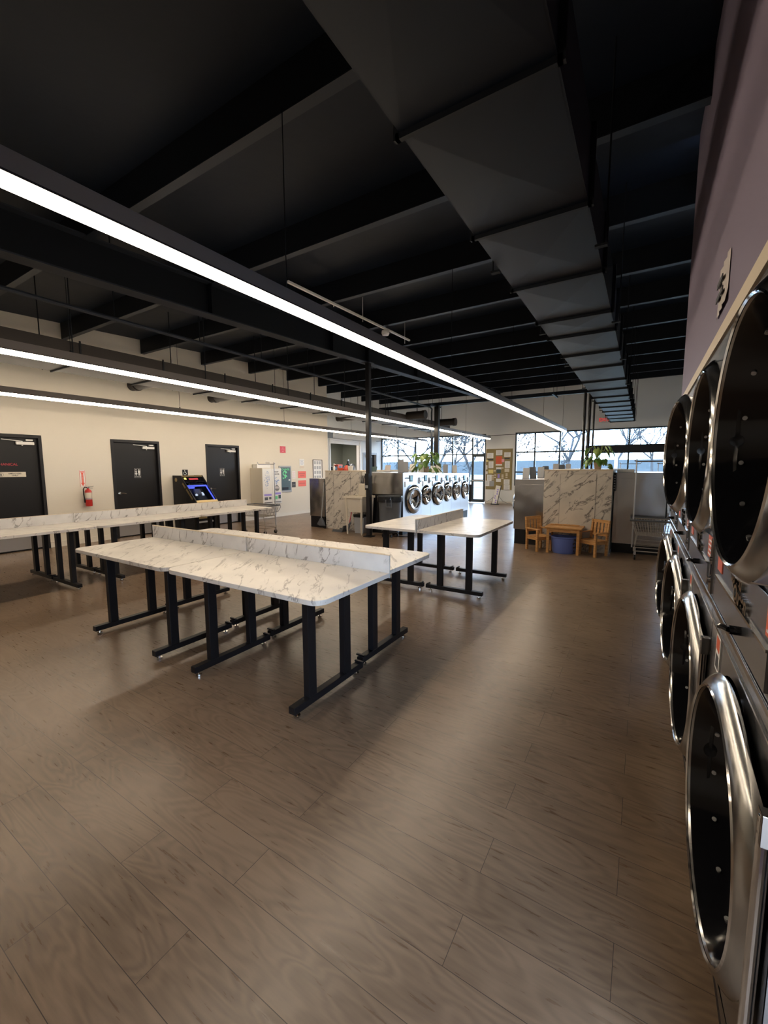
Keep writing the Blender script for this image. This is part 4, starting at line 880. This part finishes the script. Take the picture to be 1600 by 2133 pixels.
b.lathe([(.2, -.04), (.205, 0), (.2, .04)], (0, 0, .48), 'X', 24); b.build('grille', 'greyl', t)
b = MB(); b.cyl((-.06, 0, .48), (.02, 0, .48), .05, 14)
for k in range(4):
    a = k*PI/2+.3; b.bar((0, .05*math.cos(a), .48+.05*math.sin(a)), (.015, .17*math.cos(a), .48+.17*math.sin(a)), .08, .006, up=(1, 0, 0))
b.build('blades', 'grey', t)
t = thing('stacked_boxes', (-13.1, 15.5, 0), 0, 'dark equipment seen inside the office behind the opening', 'box'); b = MB(); b.box(-.25, .25, -.5, .4, 0, 1.7); b.box(.251, .26, -.4, .3, .9, 1.6); b.build('cabinet', 'grey', t, bevel=.02)
# office door
t = thing('door_4', (RXL, OD[0], 0), 0, 'blue grey office door right of the service opening', kind='structure'); w = OD[1]-OD[0]
b = MB(); b.box(-.14, .02, 0.002, .07, 0.002, OD[2]-.003); b.box(-.14, .02, w-.07, w-.002, .002, OD[2]-.003); b.box(-.14, .02, .07, w-.07, OD[2]-.09, OD[2]-.003); b.build('door_frame', 'greyl', t)
b = MB(); b.box(-.1, -.06, .075, w*.62, .01, OD[2]-.095); b.build('door_leaf', 'greyl', t); b = MB(); b.box(-.06, -.02, .3, .8, OD[2]-.22, OD[2]-.15); b.build('door_closer', 'white', t); b = MB(); b.cyl((-.06, .64, 1.0), (.0, .64, 1.0), .014, 8); b.bar((0, .64, 1.0), (0, .54, 1.0), .02, .02); b.build('door_handle', 'zinc', t)
b = MB(); b.box(-.13, -.11, w*.62, w-.07, .01, OD[2]-.095); b.build('dark_gap', 'black', t)

# ------------------------------------------------------------------ shop windows
def shopwin(name, W_, mull, trans, label, door=None):
    t = thing(name, (0, FAR, 0), 0, label, kind='structure'); x0, x1, z0, z1 = W_; fr = .055
    b = MB()
    b.box(x0, x0+fr, .03, .13, z0, z1); b.box(x1-fr, x1, .03, .13, z0, z1); b.box(x0, x1, .03, .13, z1-.05, z1-.001); b.box(x0, x1, .03, .13, z0-.0, z0+.06)
    for x in mull: b.box(x-fr/2, x+fr/2, .03, .13, z0+.06, z1-.05)
    for (a, c, z) in trans: b.box(a, c, .035, .125, z-.028, z+.028)
    b.build('window_frame', 'gunmetal', t)
    xs = [x0+fr]+sorted(mull)+[x1-fr]; zs = sorted({q[2] for q in trans})
    for i in range(len(xs)-1):
        b = MB(); b.box(xs[i]+.028, xs[i+1]-.028, .075, .081, z0+.06, z1-.05); b.build('window_pane', 'glass', t)
    return t
mA = [-10.25, -9.28, -8.40, -7.39, -6.45]
wa = shopwin('window_1', WA, mA, [(-11.2, -5.84, 2.12), (-11.2, -6.45, .95)], 'large left shop window with painted line drawings')
wb = shopwin('window_2', WB, [-3.81, -2.86, -1.90, -.50, .74, 1.7], [(-4.6, 2.55, 2.17), (-4.6, 2.55, 1.35)], 'wide right shop window above the marble cabinet')
# glass door in the left window
t = thing('door_5', (-6.42, FAR, 0), 0, 'glass exit door at the right end of the left shop window', kind='structure')
b = MB(); b.box(0, .06, -.02, .028, .02, 2.09); b.box(.49, .55, -.02, .028, .02, 2.09); b.box(.06, .49, -.02, .028, .02, .16); b.box(.06, .49, -.02, .028, .92, 1.02); b.box(.06, .49, -.02, .028, 2.0, 2.09); b.build('door_frame', 'gunmetal', t)
b = MB(); b.box(.02, .53, -.07, -.02, .95, 1.0); b.build('push_bar', 'zinc', t); b = MB(); b.box(-.14, -.02, -.03, .02, .02, .80); b.build('side_post', 'black', t)
# line drawings painted on the glass (random strokes)
rd = random.Random(4)
xs = [-11.14]+mA+[-5.9]
b = MB(); cnt = 0
for i in range(6):
    for (z0, z1) in ((1.35, 2.08), (2.16, 2.90)):
        if i == 5 and z0 < 2: continue
        xa, xb = xs[i]+.08, xs[i+1]-.08
        for s in range(15):
            p = Vector((rd.uniform(xa, xb), 0, rd.uniform(z0, z1))); a = rd.uniform(0, 2*PI); pts = []
            cur = rd.uniform(-.7, .7)
            for k in range(rd.randint(4, 9)):
                pts.append((min(xb, max(xa, p.x)), .073, min(z1, max(z0, p.z)))); p = p+Vector((math.cos(a), 0, math.sin(a)))*.07; a += cur+rd.uniform(-.3, .3)
            b.tube(pts, .009, 3)
b.build('painted_drawings', 'drawing', wa)
# dark header in the right bay
b = MB(); b.box(-1.93, 2.4, FAR-.10, FAR-.005, 2.06, 2.36); o = b.build('trim_2', 'frameb'); struct(o, 'dark header beam across the right part of the window')
# horizontal cable line under window top
t = thing('tension_cable', (0, 17.3, 2.93), 0, 'thin black cable stretched along the top of the shop windows', 'cable'); b = MB(); b.cyl((-11.2, 0, -.10), (3.2, 0, .0), .010, 6); b.build('cable', 'black', t)

# bulletin board
t = thing('bulletin_board', (-5.25, FAR-.001, 0), 0, 'olive cork bulletin board between the two shop windows', 'bulletin board')
b = MB(); b.box(-.56, .56, -.02, 0, .60, 2.33); b.build('board', 'cork', t)
notes = [(-.38, 2.05, .27, .22, 'paper'), (.0, 2.17, .27, .22, 'paper'), (.35, 2.08, .27, .20, 'paper'), (0.0, 1.84, .27, .36, 'orange'), (0, 1.655, .27, .06, 'paper'), (-.34, 1.66, .21, .29, 'paper'), (.36, 1.66, .21, .29, 'paper'), (.17, 1.83, .11, .13, 'pink'), (-.51, 1.83, .09, .08, 'yellow'),
         (-.34, 1.37, .21, .16, 'yellow'), (0, 1.50, .22, .10, 'paper'), (.0, 1.39, .19, .16, 'dgreen'), (.35, 1.42, .20, .14, 'offw'), (-.53, 1.55, .07, .18, 'paper'), (-.52, 1.32, .08, .12, 'paper'), (0, 1.18, .09, .17, 'purpink'), (-.40, 1.10, .20, .27, 'paper'), (0, 1.0, .21, .14, 'paper'), (.35, .93, .25, .22, 'paper'), (.36, .70, .26, .22, 'paper'),
         (-.49, .86, .20, .24, 'paper'), (-.28, .86, .19, .25, 'greyl'), (-.37, 1.88, .25, .06, 'ink'), (.34, 1.92, .22, .06, 'ink')]
for x, z in [(-.25, 1.20), (-.25, 1.13), (-.25, 1.05), (-.14, 1.22), (.17, 1.22), (.17, 1.15), (.17, 1.08), (.34, 1.27), (.34, 1.21), (-.15, 1.12), (.34, 1.13), (-.17, 1.40), (.16, 1.52)]: notes.append((x, z, .085, .05, 'offw'))
for i, (x, z, w_, h_, m_) in enumerate(notes):
    b = MB(); b.box(x-w_/2, x+w_/2, -.025-.001*(i % 3), -.0205, z-h_/2, z+h_/2)
    if m_ == 'paper' and h_ > .15:
        b.m = 1
        for k in range(int(h_/.035)-1): b.box(x-w_*.32, x+w_*(.30-.1*(k % 2)), -.029, -.0275, z+h_/2-.04-.035*k, z+h_/2-.032-.035*k)
    b.build('notice', [m_, 'greyl'], t)
# narrow display in front of it
t = thing('floor_display', (-5.16, 17.2, 0), 0, 'narrow leaning patterned white and purple display standing before the bulletin board', 'display stand')
b = MB(); b.bar((-.06, -.10, .02), (.04, .12, .78), .20, .025, up=(0, 1, 0)); b.build('panel', 'white', t)
b = MB(); b.bar((.055, -.10, .02), (.155, .12, .80), .02, .05, up=(0, 1, 0)); b.bar((-.18, -.10, .02), (-.06, .12, .70), .012, .03, up=(0, 1, 0)); b.box(-.2, .12, -.14, -.04, 0, .04); b.build('edge_frame', 'ink', t)
b = MB()
rd = random.Random(2)
for k in range(7):
    f_ = .1+.8*k/7; x = -.06+.10*f_+rd.uniform(-.04, .04); y = -.10+.22*f_-.016; z = .02+.76*f_; b.cbox((x, y, z), (.06, .008, .05))
b.build('pattern', 'purpink', t)
b = MB(); b.tube([(-.10, 0, .35), (-.25, 0, .2), (-.5, .1, .06), (-.62, .2, .03)], .007, 5); b.tube([(.10, 0, .35), (.25, 0, .16), (.45, .1, .05), (.6, .2, .03)], .007, 5); b.build('cord', 'ink', t)
# exit sign
t = thing('exit_sign', (-1.34, FAR-.12, 3.29), 0, 'white exit sign with red letters high on the far wall by the duct end', 'exit sign')
b = MB(); b.box(-.16, .16, -.0, .05, -.10, .10); b.cyl((0, .05, 0), (0, .119, 0), .03, 10); b.build('housing', 'white', t, bevel=.006); b = MB(); b.text('EXIT', .17, on_far(0, -.003, 0), .002, bold=.004); b.build('letters', 'exit', t)

# ------------------------------------------------------------------ left wall notices and machines
t = thing('wall_notice', (WL, 9.69, 2.13), 0, 'square red notice high on the cream wall above the wall cabinet', 'sign'); b = MB(); b.box(.001, .005, -.12, .12, -.10, .11); b.build('panel', 'redsign', t)
b = MB(); b.text('NO', .045, on_left(.006, 0, .055), .0005); b.box(.005, .0058, -.075, .075, .015, .022); b.box(.005, .0058, -.06, .06, -.01, -.004); b.box(.005, .0058, -.04, .04, -.06, -.05); b.build('lettering', 'pink', t)
# soap / vending cabinet
VX0, VX1, VY0, VY1 = WL+.003, -9.32, 8.34, 9.09
t = thing('wall_vending_cabinet', (0, 0, 0), 0, 'off-white soap vending cabinet on the wall with blue and purple printed panels', 'vending machine')
b = MB(); b.box(VX0, VX1, VY0, VY1, .47, 1.545); b.build('cabinet', 'offw', t, bevel=.006)
b = MB(); b.box(VX1, VX1+.006, VY0+.01, VY0+.365, .49, 1.53); b.box(VX1, VX1+.006, VY0+.375, VY1-.01, .49, 1.53); fp = b.build('front_panels', 'white', t)
rd = random.Random(9); b = MB()
for k in range(70):
    a = rd.uniform(0, 2*PI); q = rd.random()**.6; y = VY0+.19+.115*q*math.cos(a)*(1-abs(math.sin(a))*.3); z = 1.20+.26*q*math.sin(a); b.cbox((VX1+.007, y, z), (.002, .016, .014))
for k in range(36):
    a = rd.uniform(0, 2*PI); q = rd.random()**.6; b.cbox((VX1+.007, VY0+.55+.09*q*math.cos(a), 1.165+.12*q*math.sin(a)), (.002, .02, .014))
b.build('snowflake_print', 'blueink', fp)
b = MB(); X = VX1+.008
b.text('SOAP', .062, on_left(X, VY0+.55, 1.435), .0006, bold=.001); b.text('CENTER', .058, on_left(X, VY0+.55, 1.365), .0006, bold=.001)
for k, w_ in enumerate((.10, .16, .22, .18, .12)): b.box(X-.001, X+.0005, VY0+.55-w_/2, VY0+.55+w_/2, 1.02-.04*k, 1.04-.04*k)
b.build('lettering', 'ink', fp)
b = MB(); b.box(X-.001, X, VY0+.05, VY0+.33, .735, .79); b.box(X-.001, X, VY0+.46, VY0+.70, .76, .82); b.build('purple_band', 'purpink', fp)
b = MB(); b.box(X-.001, X, VY0+.06, VY0+.19, .61, .70); b.box(X-.001, X, VY0+.23, VY0+.32, .63, .70); b.m = 1; b.box(X-.001, X, VY0+.48, VY0+.57, .62, .72); b.m = 2; b.box(X-.001, X, VY0+.60, VY0+.70, .63, .74); b.build('product_pictures', ['grey', 'green', 'dgreen'], fp)
b = MB(); b.box(VX1+.002, VX1+.02, VY0+.05, VY0+.34, .535, .55); b.box(VX1+.002, VX1+.02, VY0+.42, VY0+.70, .535, .55); b.build('dispensing_slot', 'ink', t)
b = MB(); b.tube([(VX1-.1, VY1-.02, .47), (VX1-.08, VY1+.02, .36), (VX1-.16, VY1-.02, .22), (VX0+.01, VY1-.15, .15)], .006, 6); b.build('cabinet_cord', 'grey', t, smooth=True)
t = thing('light_box', (VX0, 8.75, 1.546), 0, 'clear and white box lying on top of the wall vending cabinet', 'box'); b = MB(); b.box(0.01, .22, -.32, .18, 0, .12); b.build('shell', 'white', t, bevel=.01); b = MB(); b.box(.02, .2, .185, .21, 0, .18); b.build('end_plate', 'white', t)
# change machine
t = thing('change_machine', (WL, 0, 0), 0, 'flush change machine with a green dollar sign right of the vending cabinet', 'change machine')
b = MB(); b.box(.001, .03, 9.48, 10.02, .77, 1.62); b.build('bezel', 'greyl', t, bevel=.006)
b = MB(); b.box(.03, .036, 9.53, 9.97, .83, 1.57); fp = b.build('face', 'dgreen', t)
b = MB(); b.text('$', .42, on_left(.0375, 9.72, 1.30), .001, bold=.008); b.text('CHANGE', .085, on_left(.0375, 9.75, 1.50), .001, bold=.002); b.build('lettering', 'green', fp)
b = MB(); b.box(.036, .045, 9.87, 9.94, 1.14, 1.18); b.m = 1; b.box(.036, .05, 9.6, 9.85, .85, .93); b.build('bill_slot', ['white', 'black'], fp)
# small notices
def notice(y0, y1, z0, z1, m_, label, lines=5, frame=None, inkm='greyl', nm='wall_notice'):
    t = thing(nm, (WL, (y0+y1)/2, (z0+z1)/2), 0, label, 'notice'); w_, h_ = (y1-y0)/2, (z1-z0)/2
    b = MB(); b.box(.001, .006, -w_, w_, -h_, h_); b.build('sheet', m_, t)
    b = MB()
    for k in range(lines): 
        z = h_-2*h_*(k+1)/(lines+1); q = w_*(.75-.25*(k % 2)); b.box(.006, .0068, -q, q, z-h_*.06, z+h_*.03)
    b.build('print', inkm, t)
    if frame: b = MB(); [b.box(.001, .018, *a) for a in ((-w_-.02, w_+.02, h_, h_+.02), (-w_-.02, w_+.02, -h_-.02, -h_), (-w_-.02, -w_, -h_, h_), (w_, w_+.02, -h_, h_))]; b.build('frame', frame, t)
    return t
notice(10.43, 10.67, 1.63, 1.85, 'paper', 'white sheet with blue print, highest of the notices beside the change machine', 4, inkm='blueink')
notice(10.46, 10.66, 1.53, 1.61, 'offw', 'small pinkish strip just below the highest white sheet', 2, inkm='redsign')
notice(10.36, 10.74, 1.21, 1.44, 'coral', 'upper coral red notice left of the picture frame', 2, inkm='ink')
notice(10.36, 10.74, .93, 1.13, 'coral', 'lower coral red notice left of the picture frame', 1, inkm='ink')
notice(10.07, 10.23, 1.20, 1.45, 'paper', 'white sheet with pink lines right of the change machine', 5, inkm='pink')
notice(10.06, 10.23, .91, 1.09, 'ink', 'small black poster below the sheet right of the change machine', 1, inkm='greyl')
t = notice(11.12, 11.58, 1.05, 1.82, 'paper', 'tall framed poster with rows of pictures beside the steel panel', 0, frame='ink', nm='framed_poster')
b = MB()
for i in range(4):
    for j in range(3): b.box(.006, .008, -.18+.13*j, -.09+.13*j, .24-.17*i, .35-.17*i)
b.build('picture_rows', 'greyl', t)

# ------------------------------------------------------------------ arcade coin pusher
t = thing('arcade_machine', (0, 5.95, 0), 0, 'black coin pusher arcade machine with a blue lit slanted playfield', 'arcade machine')
W_ = .60; side = [(-9.82, 0), (-9.05, 0), (-9.05, .60), (-8.90, .66), (-8.90, .74), (-9.50, 1.375), (-9.82, 1.375)]
for y in (0, W_-.025):
    b = MB(); b.prism(side, 'Y', y, y+.025); sp = b.build('side_panel', 'black', t)
    if y == 0:
        b = MB(); b.lathe([(0, 0), (.05, 0)], (-9.68, -.001, 1.27), 'Y', 12); 
        for k in range(6): a = k*PI/3; b.box(-9.68+.04*math.cos(a)-.006, -9.68+.04*math.cos(a)+.006, -.002, 0, 1.27+.04*math.sin(a)-.006, 1.27+.04*math.sin(a)+.006)
        for (xa, za) in ((-9.42, 1.19), (-9.28, 1.05), (-9.16, .93)): b.bar((xa, -.002, za), (xa+.11, -.002, za-.115), .002, .05)
        b.build('gold_decal', 'gold', sp)
b = MB(); b.box(-9.80, -9.10, .025, W_-.025, 0.01, .64); b.box(-9.80, -9.55, .025, W_-.025, .64, 1.36); b.build('body', 'blackg', t)
dx, dz = .60, -.635; P = lambda f_, n_: (-9.50+dx*f_+.72*n_, 1.375+dz*f_+.69*n_)
def slab(b, f0, f1, n0, n1, y0, y1): b.prism([P(f0, n0), P(f1, n0), P(f1, n1), P(f0, n1)], 'Y', y0, y1)
b = MB(); slab(b, .02, .24, -.04, -.01, .03, W_-.03); mq = b.build('marquee', 'blackg', t)
b = MB(); slab(b, .0, .05, -.012, .0, .03, W_-.03); b.build('gold_strip', 'gold', mq); b = MB(); slab(b, .10, .16, -.01, -.006, .18, .42); b.build('title_print', 'redsign', mq); b = MB(); slab(b, .09, .14, -.01, -.003, .06, .11); b.build('button', 'amber', mq)
b = MB(); slab(b, .26, .93, -.25, -.24, .03, W_-.03); slab(b, .26, .93, -.24, -.02, .028, .034); pf = b.build('playfield', 'ink', t)
b = MB(); slab(b, .34, .37, -.05, -.03, .05, W_-.05); slab(b, .34, .93, -.05, -.03, W_-.05, W_-.035); slab(b, .40, .43, -.06, -.04, .05, .22); b.build('blue_light_strip', 'led', pf)
b = MB(); slab(b, .42, .62, -.16, -.10, .22, .38); b.m = 1; slab(b, .60, .66, -.12, -.09, .19, .23); slab(b, .55, .66, -.12, -.09, .37, .41); b.m = 2; slab(b, .66, .90, -.16, -.10, .18, .42); slab(b, .28, .34, -.06, -.03, .1, .5); b.build('pusher_box', ['greyl', 'ledw', 'grey'], pf)
b = MB(); slab(b, .25, .93, -.004, 0, .03, W_-.03); b.build('playfield_glass', 'glass', t)
b = MB(); slab(b, .93, 1.0, -.03, .004, .02, W_-.02); b.box(-8.93, -8.895, .02, W_-.02, .66, .735); b.build('front_ledge', 'gold', t)
b = MB(); b.box(-9.049, -9.04, .10, .36, .33, .43); b.m = 1; b.box(-9.049, -9.035, .10, .36, .23, .27); b.box(-9.049, -9.035, .42, .52, .23, .27); b.m = 0; b.box(-9.049, -9.04, .43, .50, .33, .43); b.build('ticket_door', ['gold', 'greyl'], t)

# ------------------------------------------------------------------ wire laundry carts
def make_cart(label):
    t = thing('laundry_cart', (0, 0, 0), 0, label, 'cart', 'wire laundry carts')
    L, Wd = .80, .46
    b = MB()
    R_ = [(0, 0), (L, 0), (L, Wd), (0, Wd)]
    b.tube([(x, y, .66) for x, y in R_], .007, 6, closed=True)
    for zz_, k in ((.60, .02), (.52, .05), (.43, .08)): b.tube([(k, k*.6, zz_), (L-k, k*.6, zz_), (L-k, Wd-k*.6, zz_), (k, Wd-k*.6, zz_)], .003, 4, closed=True)
    for i in range(19): x = .03+(L-.06)*i/18; xb = .10+(L-.20)*i/18; b.tube([(x, .0, .66), (xb, .05, .42), (xb, Wd-.05, .42), (x, Wd, .66)], .0045, 4)
    for j in range(9): y = .03+(Wd-.06)*j/8; b.tube([(0, y, .66), (.08, y, .42), (L-.08, y, .42), (L, y, .66)], .0045, 4)
    b.build('basket', 'wire', t)
    b = MB(); b.tube([(-.012, -.012, .672), (L+.012, -.012, .672), (L+.012, Wd+.012, .672), (-.012, Wd+.012, .672)], .016, 8, closed=True); b.build('bumper', 'grey', t, smooth=True)
    b = MB()
    for y in (.05, Wd-.05):
        b.tube([(.10, y, .42), (.06, y, .15), (L-.06, y, .15), (L-.10, y, .42)], .010, 6)
    for x in (.06, L-.06): b.tube([(x, .05, .15), (x, Wd-.05, .15)], .010, 6)
    b.build('frame', 'wire', t, smooth=True)
    b = MB()
    for i in range(4): y = .09+(Wd-.18)*i/3; b.tube([(.07, y, .24), (L-.07, y, .24)], .004, 4)
    b.tube([(.07, .06, .34), (L-.07, .06, .34)], .004, 4); b.build('lower_rods', 'wire', t)
    for x in (.08, L-.08):
        for y in (.06, Wd-.06):
            b = MB(); b.cyl((x-.012, y, .045), (x+.012, y, .045), .044, 16); b.m = 1; b.bar((x, y, .05), (x, y, .15), .034, .03); b.cyl((x-.018, y, .045), (x+.018, y, .045), .012, 8); b.build('caster', ['black', 'zinc'], t)
    b = MB(); b.tube([(.03, .10, .20), (.03, .10, 1.68)], .011, 8); b.build('pole', 'zinc', t, smooth=True)
    b = MB(); b.tube([(.0, .10, 1.655), (.03, .10, 1.64), (.53, .10, 1.64), (.56, .10, 1.69)], .011, 8); b.build('hanging_bar', 'zinc', t, smooth=True)
    return t
c1 = make_cart('wire laundry cart with a tall pole in front of the wide steel panel'); c1.location = (-.13, 7.98, 0); c1.rotation_euler = (0, 0, .02)
c2 = dup(c1, (-7.33, 7.05, 0), PI+.05, 'wire laundry cart with a tall pole behind the wall row of folding tables')
for i, (x, y) in enumerate(((-1.55, 14.3), (-.62, 14.35), (.32, 14.2))):
    c = dup(c1, (x, y, 0), PI*0, ['wire cart whose bar shows between placards and the thick window post', 'wire cart whose bar shows right of the potted plant on the marble', 'wire cart whose bar shows above the wide steel panel'][i])

# ------------------------------------------------------------------ children table, chairs, basket
t = thing('children_table', (-1.165, 8.11, 0), 0, 'small pine children table in front of the marble cabinet', 'table')
b = MB(); b.box(-.31, .31, -.24, .22, .455, .480); b.build('tabletop', 'pine', t, bevel=.004)
for sx in (-1, 1):
    for sy in (-1, 1): b = MB(); b.cbox((sx*.25, sy*.19, .228), (.045, .045, .455)); b.build('leg', 'pine', t, bevel=.003)
b = MB(); b.box(-.25, .25, -.205, -.19, .39, .454); b.box(-.25, .25, .18, .195, .39, .454); b.box(-.255, -.24, -.19, .18, .39, .454); b.box(.24, .255, -.19, .18, .39, .454); b.build('apron', 'pine', t)
t = thing('jigsaw_strip', (-1.22, 8.22, .4805), 0, 'row of wooden toy track pieces along the back of the children table', 'toy')
b = MB()
for k in range(7): b.cbox((-.17+.07*k, .02*(k % 2), .009), (.075, .06, .018))
b.build('track', 'pine', t, bevel=.006)
def make_chair(label):
    t = thing('children_chair', (0, 0, 0), 0, label, 'chair', 'children chairs'); w_, d_ = .16, .14
    for sx in (-1, 1):
        b = MB(); b.cbox((sx*w_, -d_, .20), (.038, .038, .40)); b.build('leg', 'pine', t, bevel=.003)
        b = MB(); b.bar((sx*w_, d_, 0), (sx*w_, d_+.005, .30), .038, .038); b.bar((sx*w_, d_+.005, .30), (sx*w_, d_+.05, .62), .038, .034); b.build('leg', 'pine', t, bevel=.003)
        b = MB(); b.box(sx*w_-.032, sx*w_+.032, -d_-.035, d_+.03, .40, .418); b.build('armrest', 'pine', t, bevel=.003)
    b = MB()
    for k in range(4): b.box(-w_-.015, w_+.015, -d_-.02+.077*k, -d_+.05+.077*k, .262, .278)
    b.build('seat', 'pine', t, bevel=.002)
    b = MB(); b.box(-w_, w_, -d_-.012, -d_+.008, .21, .262); b.box(-w_, w_, d_-.01, d_+.008, .21, .262); b.box(-w_-.008, -w_+.008, -d_, d_, .21, .262); b.box(w_-.008, w_+.008, -d_, d_, .21, .262); b.build('seat_rail', 'pine', t)
    b = MB(); b.bar((-w_, d_+.046, .595), (w_, d_+.046, .595), .022, .055); b.bar((-w_, d_+.015, .36), (w_, d_+.015, .36), .02, .04)
    for k in range(4): x = -.105+.07*k; b.bar((x, d_+.016, .36), (x, d_+.044, .58), .045, .012, up=(0, 1, 0))
    b.build('backrest', 'pine', t, bevel=.002)
    return t
import math as _m
h1 = make_chair('pine children chair left of the small table'); fx, fy = .78, -.62     # facing direction = local -y
h1.location = (-1.60, 8.09, 0); h1.rotation_euler = (0, 0, _m.atan2(fx, -fy))
dup(h1, (-.69, 8.08, 0), _m.atan2(-.55, .83), 'pine children chair right of the small table')
t = thing('laundry_basket', (-1.16, 8.06, 0), 0, 'blue plastic laundry basket with flower cutouts under the children table', 'basket')
b = MB(); b.lathe([(0, .0), (.185, .0), (.195, .02), (.222, .28), (.235, .288), (.235, .300), (.215, .300), (.188, .03), (0, .02)], (0, 0, 0), n=40, sy=.82); b.build('tub', 'blue', t, smooth=True)
b = MB()
for (a, z) in [(-.62, .12), (-.50, .12), (-.68, .19), (-.56, .20), (-.44, .19), (-.60, .265), (-.47, .26), (-.36, .24), (-.38, .13), (-.52, .06)]:
    rr_ = .195+.027*z/.3+.006; c = Vector((rr_*math.cos(a), rr_*.82*math.sin(a), z)); n_ = Vector((math.cos(a), math.sin(a)*1.2, 0)).normalized(); e = Vector((-n_.y, n_.x, 0))
    vs = [b.v(c+n_*.001+e*(.016*math.cos(q))+Vector((0, 0, .013*math.sin(q)))) for q in [i*PI/4 for i in range(8)]]; b.face(vs)
b.build('cutouts', 'ink', t)
b = MB(); b.tube([(-.235, 0, .31), (-.25, -.06, .33), (-.25, .06, .33)], .008, 6, closed=True); b.tube([(.235, 0, .31), (.25, -.06, .33), (.25, .06, .33)], .008, 6, closed=True); b.build('handles', 'blue', t)

# ------------------------------------------------------------------ outdoors
b = MB(); b.box(-60, 60, FAR+.25, 140, -.25, -.15); tag(b.build('lawn', 'grass'), 'pale green lawn beyond the shop windows', 'lawn', kind='structure')
b = MB(); b.box(-60, 60, FAR+.25, FAR+6.5, -.145, -.10); b.box(-60, 60, 34, 40, -.145, -.12); tag(b.build('pavement', 'asphalt'), 'pale parking lot and road outside the glass door', 'road', kind='structure')
b = MB(); b.box(-60, 60, 95, 97, -.2, 3.0); tag(b.build('tree_line', 'brush'), 'distant blue green tree line on the horizon', 'trees', kind='stuff')
def bare_tree(X, Y, h, seed, label, maxd=5):
    rd = random.Random(seed); t = thing('bare_tree', (X, Y, -.15), 0, label, 'tree', 'bare trees outside')
    tr = MB(); br_ = MB()
    def grow(p, d, L, r_, dep):
        q = p+d*L; (tr if dep == 0 else br_).cyl(p, q, max(r_, .022), 5 if dep < 3 else 3, max(r_*.68, .018), cap=False)
        if dep >= maxd: return
        for k in range(3 if dep < 3 else 2):
            a = Vector((rd.uniform(-1, 1), rd.uniform(-1, 1), rd.uniform(-.25, .8))).normalized()
            grow(q, (d*.75+a*.75).normalized(), L*rd.uniform(.66, .88), r_*.66, dep+1)
    grow(Vector((0, 0, 0)), Vector((rd.uniform(-.05, .05), 0, 1)).normalized(), h*.26, h*.018, 0)
    tr.build('trunk', 'bark', t); br_.build('branches', 'bark', t)
    return t
tp = [(-17.5, 26, 6, 'left'), (-12.5, 27.5, 6.5, 'x'), (-9.5, 25.5, 6, 'x'), (-16, 39, 8, 'x'), (-7.3, 24.6, 5.2, 'x'), (-19, 36, 8, 'x'), (-4.3, 30, 8, 'x'), (-2.2, 46, 9, 'x'), (.9, 60, 10, 'x'), (4.6, 50, 8, 'x'), (-5.8, 42, 5, 'x')]
lb = ['bare tree outside at the far left of the left shop window', 'bare tree outside behind the second pane of the left window', 'bare tree outside behind the middle of the left window', 'taller bare tree farther out behind the left window', 'bare tree close outside the glass door', 'farthest bare tree in the left window',
      'bare tree with branches entering the right window from its left edge', 'round crowned bare tree in the middle of the right window', 'bare tree above the dark header beam', 'bare tree at the right end of the right window', 'small bare tree low in the right window near the frame']
for i, (x, y, h, _) in enumerate(tp): bare_tree(x, y, h, 20+i, lb[i], 6)
t = thing('utility_pole', (-1.5, 30, -.15), 0, 'grey pole standing outside the right shop window', 'pole'); b = MB(); b.cyl((0, 0, 0), (0, 0, 7), .10, 10, .08); b.build('mast', 'pole', t); b = MB(); b.box(-.5, .5, -.04, .04, 6.3, 6.4); b.build('crossarm', 'pole', t)
